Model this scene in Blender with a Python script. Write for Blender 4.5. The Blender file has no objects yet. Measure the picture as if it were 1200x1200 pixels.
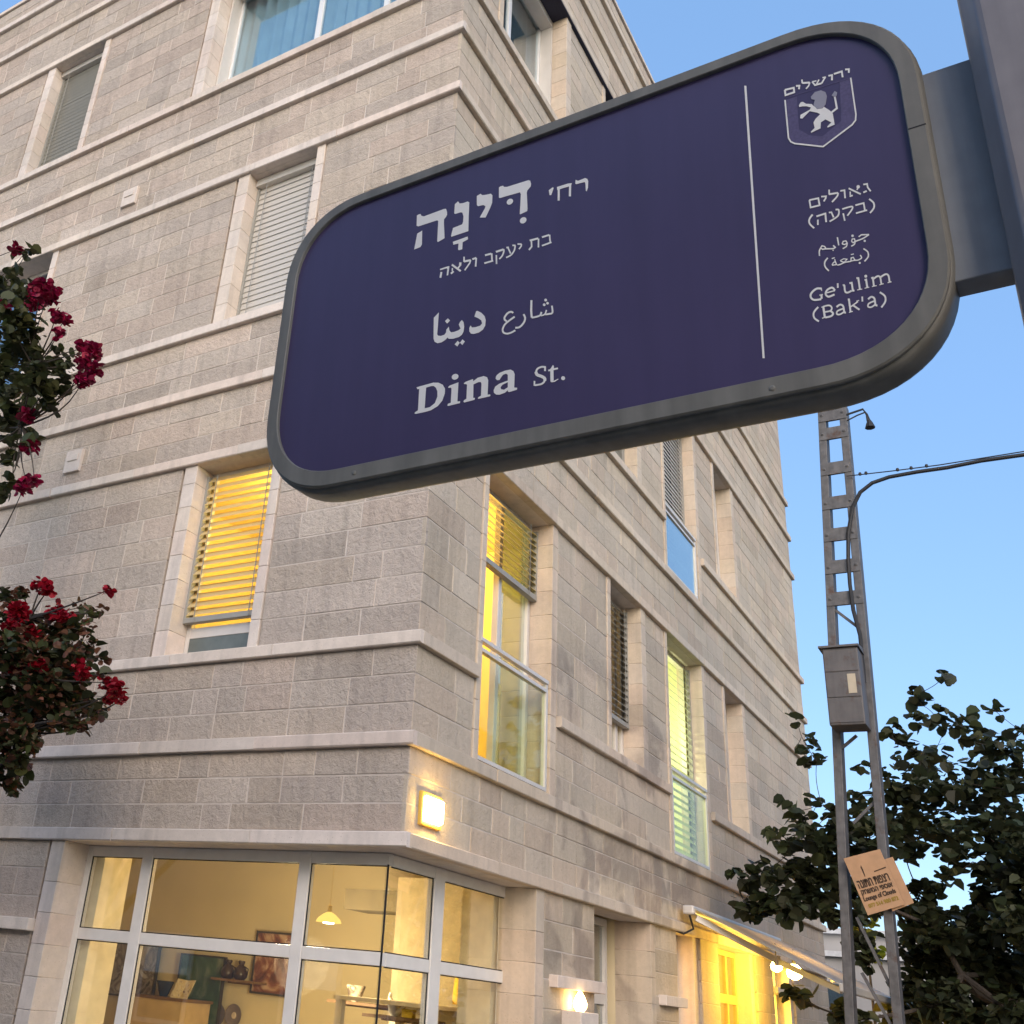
import bpy, bmesh, math, random
from mathutils import Vector, Matrix
import mathutils.geometry as mg

sc = bpy.context.scene
COL = sc.collection
PI = math.pi

# ------------------------------------------------------------------ camera
CR = Vector((0.5376494486, -0.8378807119, 0.0942814038))
CU = Vector((-0.4104250000, -0.1623910498, 0.8973184865))
CF = Vector((0.7365353961, 0.5211382347, 0.4311966496))
CP = Vector((-6.09226083, -3.64614289, 1.9))
FPX, CX, CY = 1236.390737, 417.467, 563.922
cam = bpy.data.cameras.new("camera")
cam.sensor_width = 36.0
cam.lens = FPX / 1200 * 36.0
cam.shift_x = (600 - CX) / 1200
cam.shift_y = (CY - 600) / 1200
cam.clip_start = 0.05
cam.clip_end = 2000
camo = bpy.data.objects.new("camera", cam)
COL.objects.link(camo)
camo.matrix_world = Matrix(((CR.x, CU.x, -CF.x, CP.x), (CR.y, CU.y, -CF.y, CP.y), (CR.z, CU.z, -CF.z, CP.z), (0, 0, 0, 1)))
sc.camera = camo

# ------------------------------------------------------------------ sky, sun, exposure
SUN_EL, SUN_AZ = math.radians(26), math.radians(217)      # azimuth of the sun measured from +X towards +Y
w = bpy.data.worlds.new("World"); sc.world = w; w.use_nodes = True
nt = w.node_tree
sky = nt.nodes.new('ShaderNodeTexSky'); sky.sky_type = 'NISHITA'; sky.sun_disc = False
sky.sun_elevation = SUN_EL; sky.sun_rotation = PI / 2 - SUN_AZ
sky.air_density = 1.0; sky.dust_density = 1.0; sky.ozone_density = 2.2
bg = nt.nodes['Background']; bg.inputs['Strength'].default_value = 0.14
hz = nt.nodes.new('ShaderNodeMix'); hz.data_type = 'RGBA'; hz.inputs[0].default_value = 0.62      # thin even evening haze over the clear-sky gradient
hz.inputs[7].default_value = (0.86, 1.66, 3.05, 1)
gc = nt.nodes.new('ShaderNodeTexCoord'); dp = nt.nodes.new('ShaderNodeVectorMath'); dp.operation = 'DOT_PRODUCT'; dp.inputs[1].default_value = (math.cos(SUN_AZ), math.sin(SUN_AZ), 0)
hf = nt.nodes.new('ShaderNodeMapRange'); hf.inputs[1].default_value = -.5; hf.inputs[2].default_value = .6; hf.inputs[3].default_value = .64; hf.inputs[4].default_value = .12      # the blue veil thins out towards the sun
nt.links.new(gc.outputs['Generated'], dp.inputs[0]); nt.links.new(dp.outputs['Value'], hf.inputs[0]); nt.links.new(hf.outputs[0], hz.inputs[0])
nt.links.new(sky.outputs[0], hz.inputs[6]); nt.links.new(hz.outputs[2], bg.inputs['Color'])
sl = bpy.data.lights.new("sun", 'SUN'); sl.energy = 0.72; sl.angle = math.radians(40); sl.color = (1.0, 0.80, 0.62)
so = bpy.data.objects.new("sun", sl); COL.objects.link(so)
sd = Vector((math.cos(SUN_AZ) * math.cos(SUN_EL), math.sin(SUN_AZ) * math.cos(SUN_EL), math.sin(SUN_EL)))
so.rotation_euler = sd.to_track_quat('Z', 'Y').to_euler()
so.location = sd * 40
sc.view_settings.view_transform = 'Standard'; sc.view_settings.look = 'None'
sc.view_settings.exposure = 1.2; sc.view_settings.gamma = 1.0
sc.cycles.max_bounces = 8; sc.cycles.transparent_max_bounces = 12
sc.cycles.sample_clamp_indirect = 4.0
sc.cycles.use_denoising = True

# ------------------------------------------------------------------ helpers
def ray(px, py):
    return CF * FPX + CR * (px - CX) - CU * (py - CY)
def at_x(px, py, x):
    d = ray(px, py); return CP + d * ((x - CP.x) / d.x)
def at_y(px, py, y):
    d = ray(px, py); return CP + d * ((y - CP.y) / d.y)

class MB:
    def __init__(s): s.v = []; s.f = []; s.t = []; s.m = []; s.smooth = False
    def face(s, pts, tint=(1, 1, 1), mi=0):
        b = len(s.v); s.v.extend([tuple(p) for p in pts]); s.f.append(tuple(range(b, b + len(pts)))); s.t.append(tint); s.m.append(mi)
    def hexa(s, p, tint=(1, 1, 1), mi=0):      # p: 8 points, bottom ring 0-3, top ring 4-7
        b = len(s.v); s.v.extend([tuple(q) for q in p])
        for q in ((3, 2, 1, 0), (4, 5, 6, 7), (0, 1, 5, 4), (1, 2, 6, 5), (2, 3, 7, 6), (3, 0, 4, 7)):
            s.f.append(tuple(b + i for i in q)); s.t.append(tint); s.m.append(mi)
    def box(s, x0, x1, y0, y1, z0, z1, tint=(1, 1, 1), mi=0):
        s.hexa([(x0, y0, z0), (x1, y0, z0), (x1, y1, z0), (x0, y1, z0), (x0, y0, z1), (x1, y0, z1), (x1, y1, z1), (x0, y1, z1)], tint, mi)
    def bar(s, a, b, w, h, up=(0, 0, 1), tint=(1, 1, 1), mi=0, w2=None, h2=None):
        a = Vector(a); b = Vector(b); d = (b - a).normalized(); r = d.cross(Vector(up)); r = r.normalized() if r.length > 1e-6 else Vector((1, 0, 0)); u = r.cross(d)
        w2 = w if w2 is None else w2; h2 = h if h2 is None else h2
        q = []
        for c, ww, hh in ((a, w, h), (b, w2, h2)):
            q += [c - r * ww / 2 - u * hh / 2, c + r * ww / 2 - u * hh / 2, c + r * ww / 2 + u * hh / 2, c - r * ww / 2 + u * hh / 2]
        s.hexa(q, tint, mi)
    def tube(s, pts, rad, n=8, tint=(1, 1, 1), mi=0):
        pts = [Vector(p) for p in pts]; N = len(pts)
        rads = rad if isinstance(rad, (list, tuple)) else [rad] * N
        b = len(s.v); ref = Vector((0.31, 0.17, 0.93))
        for i, p in enumerate(pts):
            d = (pts[min(i + 1, N - 1)] - pts[max(i - 1, 0)]).normalized()
            r = d.cross(ref); r = r.normalized() if r.length > 1e-4 else d.orthogonal().normalized(); u = r.cross(d)
            for k in range(n):
                a = 2 * PI * k / n; s.v.append(tuple(p + r * (math.cos(a) * rads[i]) + u * (math.sin(a) * rads[i])))
        for i in range(N - 1):
            for k in range(n):
                k2 = (k + 1) % n; s.f.append((b + i * n + k, b + i * n + k2, b + (i + 1) * n + k2, b + (i + 1) * n + k)); s.t.append(tint); s.m.append(mi)
        s.f.append(tuple(b + k for k in range(n))); s.t.append(tint); s.m.append(mi)
        s.f.append(tuple(b + (N - 1) * n + k for k in reversed(range(n)))); s.t.append(tint); s.m.append(mi)
    def lathe(s, c, prof, n=16, axis=(0, 0, 1), tint=(1, 1, 1), mi=0):      # prof: (radius, height)
        c = Vector(c); ax = Vector(axis).normalized(); r = ax.orthogonal().normalized(); u = ax.cross(r); b = len(s.v)
        for rad, h in prof:
            for k in range(n):
                a = 2 * PI * k / n; s.v.append(tuple(c + ax * h + r * (math.cos(a) * rad) + u * (math.sin(a) * rad)))
        for i in range(len(prof) - 1):
            for k in range(n):
                k2 = (k + 1) % n; s.f.append((b + i * n + k, b + i * n + k2, b + (i + 1) * n + k2, b + (i + 1) * n + k)); s.t.append(tint); s.m.append(mi)
        s.f.append(tuple(b + k for k in reversed(range(n)))); s.t.append(tint); s.m.append(mi)
        L = (len(prof) - 1) * n; s.f.append(tuple(b + L + k for k in range(n))); s.t.append(tint); s.m.append(mi)

WL = {}
def wloc(o): return WL.get(o.name, Vector((0, 0, 0))) if o else Vector((0, 0, 0))
def obj(name, mb, mats, parent=None, base=None, smooth=False, bevel=0, fixn=True):
    """link one mesh object; mesh given in world coordinates"""
    org = wloc(parent) if parent else Vector(base if base else (0, 0, 0))
    me = bpy.data.meshes.new(name)
    me.from_pydata([(x - org.x, y - org.y, z - org.z) for x, y, z in mb.v], [], mb.f)
    for m in (mats if isinstance(mats, (list, tuple)) else [mats]): me.materials.append(m)
    for p, mi in zip(me.polygons, mb.m): p.material_index = mi
    ca = me.color_attributes.new("tint", 'FLOAT_COLOR', 'CORNER')
    buf = []
    for p, t in zip(me.polygons, mb.t): buf.extend((t[0], t[1], t[2], 1.0) * p.loop_total)
    ca.data.foreach_set('color', buf)
    if fixn:
        bm = bmesh.new(); bm.from_mesh(me); bmesh.ops.recalc_face_normals(bm, faces=bm.faces); bm.to_mesh(me); bm.free()
    if smooth:
        for p in me.polygons: p.use_smooth = True
        me.set_sharp_from_angle(angle=math.radians(40))
    o = bpy.data.objects.new(name, me); COL.objects.link(o)
    if parent: o.parent = parent
    else: o.location = org
    WL[o.name] = org
    if bevel:
        b = o.modifiers.new('bevel', 'BEVEL'); b.width = bevel; b.segments = 2; b.limit_method = 'ANGLE'
    return o
def thing(name, label, cat, loc=(0, 0, 0), group=None):
    o = bpy.data.objects.new(name, None); COL.objects.link(o); o.location = loc; WL[o.name] = Vector(loc)
    return tag(o, label, cat, group)
def tag(o, label, cat, group=None):
    o['label'] = label; o['category'] = cat
    if group: o['group'] = group
    return o
def struct(name, mb, mat, **k):
    o = obj(name, mb, mat, **k); o['kind'] = 'structure'; return o

# ------------------------------------------------------------------ materials
MATS = {}
def newmat(name):
    m = bpy.data.materials.new(name); m.use_nodes = True
    n = m.node_tree.nodes; l = m.node_tree.links; n.clear()
    o = n.new('ShaderNodeOutputMaterial'); p = n.new('ShaderNodeBsdfPrincipled'); l.new(p.outputs[0], o.inputs[0])
    MATS[name] = m
    return m, n, l, p, o
def plain(name, col, rough=0.6, metal=0.0, var=0.12, nscale=9.0, bump=0.0, bscale=60.0, tint=False, spec=0.4, streak=0, rust=False):
    m, n, l, p, o = newmat(name)
    p.inputs['Roughness'].default_value = rough; p.inputs['Metallic'].default_value = metal; p.inputs['Specular IOR Level'].default_value = spec
    tc = n.new('ShaderNodeTexCoord'); nz = n.new('ShaderNodeTexNoise'); nz.inputs['Scale'].default_value = nscale; nz.inputs['Detail'].default_value = 6
    l.new(tc.outputs['Object'], nz.inputs['Vector'])
    mp = n.new('ShaderNodeMapRange'); mp.inputs[1].default_value = .3; mp.inputs[2].default_value = .7; mp.inputs[3].default_value = 1 - var; mp.inputs[4].default_value = 1 + var
    l.new(nz.outputs['Fac'], mp.inputs[0])
    mx = n.new('ShaderNodeMix'); mx.data_type = 'RGBA'; mx.blend_type = 'MULTIPLY'; mx.inputs[0].default_value = 1
    mx.inputs[6].default_value = (*col, 1); l.new(mp.outputs[0], mx.inputs[7])
    last = mx.outputs[2]
    if tint:
        at = n.new('ShaderNodeAttribute'); at.attribute_name = 'tint'
        m2 = n.new('ShaderNodeMix'); m2.data_type = 'RGBA'; m2.blend_type = 'MULTIPLY'; m2.inputs[0].default_value = 1
        l.new(last, m2.inputs[6]); l.new(at.outputs['Color'], m2.inputs[7]); last = m2.outputs[2]
    if streak:      # thin dust and run-off streaks
        mq = n.new('ShaderNodeMapping'); mq.inputs['Scale'].default_value = (38, 38, 3.0); l.new(tc.outputs['Object'], mq.inputs[0])
        z2 = n.new('ShaderNodeTexNoise'); z2.inputs['Scale'].default_value = 1; z2.inputs['Detail'].default_value = 5; l.new(mq.outputs[0], z2.inputs['Vector'])
        m3 = n.new('ShaderNodeMapRange'); m3.inputs[1].default_value = .35; m3.inputs[2].default_value = .7; m3.inputs[3].default_value = 1 - streak; m3.inputs[4].default_value = 1 + streak; l.new(z2.outputs['Fac'], m3.inputs[0])
        m4 = n.new('ShaderNodeMix'); m4.data_type = 'RGBA'; m4.blend_type = 'MULTIPLY'; m4.inputs[0].default_value = 1; l.new(last, m4.inputs[6]); l.new(m3.outputs[0], m4.inputs[7]); last = m4.outputs[2]
    if rust:
        z3 = n.new('ShaderNodeTexNoise'); z3.inputs['Scale'].default_value = 5; z3.inputs['Detail'].default_value = 7; z3.inputs['Roughness'].default_value = .7; l.new(tc.outputs['Object'], z3.inputs['Vector'])
        m5 = n.new('ShaderNodeMapRange'); m5.inputs[1].default_value = .57; m5.inputs[2].default_value = .68; m5.inputs[4].default_value = .8; l.new(z3.outputs['Fac'], m5.inputs[0])
        m6 = n.new('ShaderNodeMix'); m6.data_type = 'RGBA'; l.new(m5.outputs[0], m6.inputs[0]); l.new(last, m6.inputs[6]); m6.inputs[7].default_value = (.085, .040, .022, 1); last = m6.outputs[2]
    l.new(last, p.inputs['Base Color'])
    mr = n.new('ShaderNodeMapRange'); mr.inputs[3].default_value = max(0.02, rough - .08); mr.inputs[4].default_value = min(1, rough + .08)
    l.new(nz.outputs['Fac'], mr.inputs[0]); l.new(mr.outputs[0], p.inputs['Roughness'])
    if bump:
        n2 = n.new('ShaderNodeTexNoise'); n2.inputs['Scale'].default_value = bscale; n2.inputs['Detail'].default_value = 4; l.new(tc.outputs['Object'], n2.inputs['Vector'])
        b = n.new('ShaderNodeBump'); b.inputs['Strength'].default_value = 0.6; b.inputs['Distance'].default_value = bump
        l.new(n2.outputs['Fac'], b.inputs['Height']); l.new(b.outputs[0], p.inputs['Normal'])
    return m
def stone(name, col, relief, stain=False):
    m, n, l, p, o = newmat(name)
    p.inputs['Roughness'].default_value = .88; p.inputs['Specular IOR Level'].default_value = .25
    tc = n.new('ShaderNodeTexCoord')
    at = n.new('ShaderNodeAttribute'); at.attribute_name = 'tint'
    def noise(scale, detail=5, rough=.6, dist=0):
        z = n.new('ShaderNodeTexNoise'); z.inputs['Scale'].default_value = scale; z.inputs['Detail'].default_value = detail; z.inputs['Roughness'].default_value = rough; z.inputs['Distortion'].default_value = dist
        l.new(tc.outputs['Object'], z.inputs['Vector']); return z
    def mrange(src, a, b, c, d):
        q = n.new('ShaderNodeMapRange'); q.inputs[1].default_value = a; q.inputs[2].default_value = b; q.inputs[3].default_value = c; q.inputs[4].default_value = d; l.new(src, q.inputs[0]); return q.outputs[0]
    def mul(a, b, f=1.0, t='MULTIPLY'):
        q = n.new('ShaderNodeMix'); q.data_type = 'RGBA'; q.blend_type = t; q.inputs[0].default_value = f
        if isinstance(a, tuple): q.inputs[6].default_value = a
        else: l.new(a, q.inputs[6])
        if isinstance(b, tuple): q.inputs[7].default_value = b
        else: l.new(b, q.inputs[7])
        return q
    n1 = noise(1.3, 6); n2 = noise(14, 6, .7); n3 = noise(90, 3)
    c = mul((*col, 1), at.outputs['Color']).outputs[2]
    c = mul(c, mrange(n1.outputs['Fac'], .3, .7, .9, 1.1)).outputs[2]
    c = mul(c, mrange(n2.outputs['Fac'], .3, .7, .92, 1.07)).outputs[2]
    # small dark pits
    vo = n.new('ShaderNodeTexVoronoi'); vo.inputs['Scale'].default_value = 46; l.new(tc.outputs['Object'], vo.inputs['Vector'])
    gate = mrange(n2.outputs['Fac'], .47, .56, 0, 1)
    pit = mrange(vo.outputs['Distance'], .06, .2, 1, 0)
    ma = n.new('ShaderNodeMath'); ma.operation = 'MULTIPLY'; l.new(gate, ma.inputs[0]); l.new(pit, ma.inputs[1])
    q = mul(c, (.62, .55, .5, 1)); l.new(ma.outputs[0], q.inputs[0]); c = q.outputs[2]
    # faint vertical run-off streaks
    mpn = n.new('ShaderNodeMapping'); mpn.inputs['Scale'].default_value = (9, 9, .55); l.new(tc.outputs['Object'], mpn.inputs[0])
    zs_ = n.new('ShaderNodeTexNoise'); zs_.inputs['Scale'].default_value = 1.0; zs_.inputs['Detail'].default_value = 4; l.new(mpn.outputs[0], zs_.inputs['Vector'])
    c = mul(c, mrange(zs_.outputs['Fac'], .52, .72, 1.0, .84)).outputs[2]
    if stain:       # grey weathered patches with ragged edges on the lower part of this side
        ns = noise(1.15, 3, .55, .6); ns2 = noise(6, 4, .6)
        ad = n.new('ShaderNodeMath'); ad.operation = 'MULTIPLY_ADD'; ad.inputs[1].default_value = .14; l.new(ns2.outputs['Fac'], ad.inputs[0]); l.new(ns.outputs['Fac'], ad.inputs[2])
        mk = mrange(ad.outputs[0], .585, .66, 0, 1)
        sp = n.new('ShaderNodeSeparateXYZ'); l.new(tc.outputs['Object'], sp.inputs[0])
        mx1 = mrange(sp.outputs[0], 2.0, 2.6, 0, 1); mx2 = mrange(sp.outputs[0], 6.2, 6.6, 1, 0); mz1 = mrange(sp.outputs[2], 4.7, 5.1, 1, 0)
        cur = mk
        for s_ in (mx1, mx2, mz1):
            k = n.new('ShaderNodeMath'); k.operation = 'MULTIPLY'; l.new(cur, k.inputs[0]); l.new(s_, k.inputs[1]); cur = k.outputs[0]
        k = n.new('ShaderNodeMath'); k.operation = 'MULTIPLY'; k.inputs[1].default_value = .9; l.new(cur, k.inputs[0])
        q = mul(c, (.66, .655, .68, 1)); l.new(k.outputs[0], q.inputs[0]); c = q.outputs[2]
    l.new(c, p.inputs['Base Color'])
    # chiselled relief: broad lumps, tool marks, grain
    wv = noise(17, 6, .68, .35)
    s1 = n.new('ShaderNodeMath'); s1.operation = 'MULTIPLY_ADD'; s1.inputs[1].default_value = .5; l.new(n2.outputs['Fac'], s1.inputs[0]); l.new(wv.outputs['Fac'], s1.inputs[2])
    s2 = n.new('ShaderNodeMath'); s2.operation = 'MULTIPLY_ADD'; s2.inputs[1].default_value = .22; l.new(n3.outputs['Fac'], s2.inputs[0]); l.new(s1.outputs[0], s2.inputs[2])
    s3 = n.new('ShaderNodeMath'); s3.operation = 'MULTIPLY_ADD'; s3.inputs[1].default_value = -.4; l.new(ma.outputs[0], s3.inputs[0]); l.new(s2.outputs[0], s3.inputs[2])
    b = n.new('ShaderNodeBump'); b.inputs['Strength'].default_value = .8; b.inputs['Distance'].default_value = relief
    l.new(s3.outputs[0], b.inputs['Height']); l.new(b.outputs[0], p.inputs['Normal'])
    return m
def glassmat(name, tint=(.93, .95, .94), refl=.06, rough=.01, gl=(1, 1, 1), ior=1.5):
    m, n, l, p, o = newmat(name); n.remove(p)
    tr = n.new('ShaderNodeBsdfTransparent'); tr.inputs[0].default_value = (*tint, 1)
    g = n.new('ShaderNodeBsdfGlossy'); g.inputs['Roughness'].default_value = rough; g.inputs['Color'].default_value = (*gl, 1)
    fr = n.new('ShaderNodeFresnel'); ge = n.new('ShaderNodeNewGeometry'); io = n.new('ShaderNodeMapRange'); io.inputs[3].default_value = ior; io.inputs[4].default_value = 1 / ior
    l.new(ge.outputs['Backfacing'], io.inputs[0]); l.new(io.outputs[0], fr.inputs[0])
    ad = n.new('ShaderNodeMath'); ad.operation = 'ADD'; ad.use_clamp = True; ad.inputs[1].default_value = refl; l.new(fr.outputs[0], ad.inputs[0])
    mx = n.new('ShaderNodeMixShader'); l.new(ad.outputs[0], mx.inputs[0]); l.new(tr.outputs[0], mx.inputs[1]); l.new(g.outputs[0], mx.inputs[2]); l.new(mx.outputs[0], o.inputs[0])
    return m
def glow(name, col, strength):
    m, n, l, p, o = newmat(name); n.remove(p)
    e = n.new('ShaderNodeEmission'); e.inputs[0].default_value = (*col, 1); e.inputs[1].default_value = strength; l.new(e.outputs[0], o.inputs[0])
    return m
def leafmat(name, col, var=.35, trans=.3):
    m, n, l, p, o = newmat(name)
    at = n.new('ShaderNodeAttribute'); at.attribute_name = 'tint'
    mx = n.new('ShaderNodeMix'); mx.data_type = 'RGBA'; mx.blend_type = 'MULTIPLY'; mx.inputs[0].default_value = 1; mx.inputs[6].default_value = (*col, 1); l.new(at.outputs['Color'], mx.inputs[7])
    l.new(mx.outputs[2], p.inputs['Base Color']); p.inputs['Roughness'].default_value = .5; p.inputs['Specular IOR Level'].default_value = .3
    t = n.new('ShaderNodeBsdfTranslucent'); l.new(mx.outputs[2], t.inputs[0])
    ms = n.new('ShaderNodeMixShader'); ms.inputs[0].default_value = trans; l.new(p.outputs[0], ms.inputs[1]); l.new(t.outputs[0], ms.inputs[2]); l.new(ms.outputs[0], o.inputs[0])
    return m
def slatmat(name, col, trans=.35):
    m, n, l, p, o = newmat(name)
    p.inputs['Base Color'].default_value = (*col, 1); p.inputs['Roughness'].default_value = .45
    t = n.new('ShaderNodeBsdfTranslucent'); t.inputs[0].default_value = (*col, 1)
    ms = n.new('ShaderNodeMixShader'); ms.inputs[0].default_value = trans; l.new(p.outputs[0], ms.inputs[1]); l.new(t.outputs[0], ms.inputs[2]); l.new(ms.outputs[0], o.inputs[0])
    return m

SR_L = stone('rough_limestone', (.482, .405, .338), .030)
SR_R = stone('rough_limestone_weathered', (.505, .425, .335), .016, stain=True)
SS = stone('dressed_limestone', (.64, .555, .485), .003)
SS_R = stone('dressed_limestone_weathered', (.58, .485, .385), .003, stain=True)
MORT = plain('pale_mortar', (.60, .525, .455), .95, var=.15, bump=.002)
ALU = plain('cream_aluminium', (.62, .58, .53), .4, .1, var=.04)
ALUS = plain('cream_shopfront_aluminium', (.80, .75, .68), .45, .0, var=.05)
ALUW = plain('white_aluminium', (.75, .74, .72), .35, .1, var=.03)
GREYM = plain('grey_powder_coat', (.215, .205, .18), .5, .05, var=.06, nscale=40, streak=.14)
GREYM2 = plain('blue_grey_powder_coat', (.32, .335, .355), .55, .0, streak=.12, var=.06, nscale=30)
POLEM = plain('taupe_pole_paint', (.29, .265, .27), .42, .15, var=.07, nscale=25, streak=.12)
BOARD = plain('navy_sign_film', (.071, .056, .136), .36, 0, var=.07, nscale=3, streak=.045)
LET = plain('white_sign_lettering', (.96, .93, .89), .45, var=.03)
LETG = plain('grey_sign_lettering', (.36, .35, .42), .5, var=.05)
LETP = plain('dim_violet_emblem_ink', (.115, .095, .20), .5, var=.15, nscale=300)
GLASS = glassmat('window_glass')
GLASSB = glassmat('sky_reflecting_glass', (.6, .7, .74), .26)
GLASSF = glassmat('pale_railing_glass', (.58, .70, .70), .40, .12, (1.0, 1.0, .95))
GLASSR = glassmat('clear_railing_glass', (.92, .95, .86), .0, ior=1.16)
GLASSC = glassmat('curtained_glass', (.82, .9, .93), .09)
SLATW = slatmat('beige_blind_slat', (.56, .52, .46), .1)
SLATY = slatmat('cream_blind_slat', (.66, .52, .26), .22)
SLATG = plain('grey_blind_slat', (.30, .29, .26), .55, var=.06)
SLATC = slatmat('pale_green_blind_slat', (.74, .76, .56), .5)
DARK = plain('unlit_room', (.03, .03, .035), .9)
PLY = plain('yellow_room_paint', (.80, .61, .22), .8, var=.04)
PLG = plain('pale_green_room_paint', (.78, .80, .55), .8, var=.04)
PLS = plain('tan_shop_plaster', (.60, .50, .32), .85, var=.05, nscale=2)
CURT = plain('blue_grey_curtain', (.36, .46, .50), .8, var=.1, nscale=4)
CURTD = plain('dark_blue_grey_curtain', (.10, .135, .16), .8, var=.1, nscale=4)
NAVY = plain('dark_navy_soffit', (.022, .024, .05), .6, var=.1)  # even dark navy for the strips under the top lintel
STEEL = plain('weathered_galvanised_steel', (.12, .115, .115), .6, .35, var=.25, nscale=14, streak=.09, rust=True)
BOXM = plain('grey_cabinet_paint', (.11, .10, .097), .55, .15, var=.15, nscale=8, streak=.07, rust=True)
CABLE = plain('black_cable', (.02, .02, .022), .6)
CARD = plain('brown_cardboard', (.42, .25, .14), .85, var=.1, nscale=12)
INK = plain('dark_brown_ink', (.06, .035, .02), .8)
INK2 = plain('mustard_ink', (.26, .17, .03), .8)
BARK = plain('grey_brown_bark', (.055, .043, .034), .9, var=.3, nscale=30, bump=.004)
FABRIC = slatmat('cream_awning_fabric', (.62, .55, .42), .4)
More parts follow.
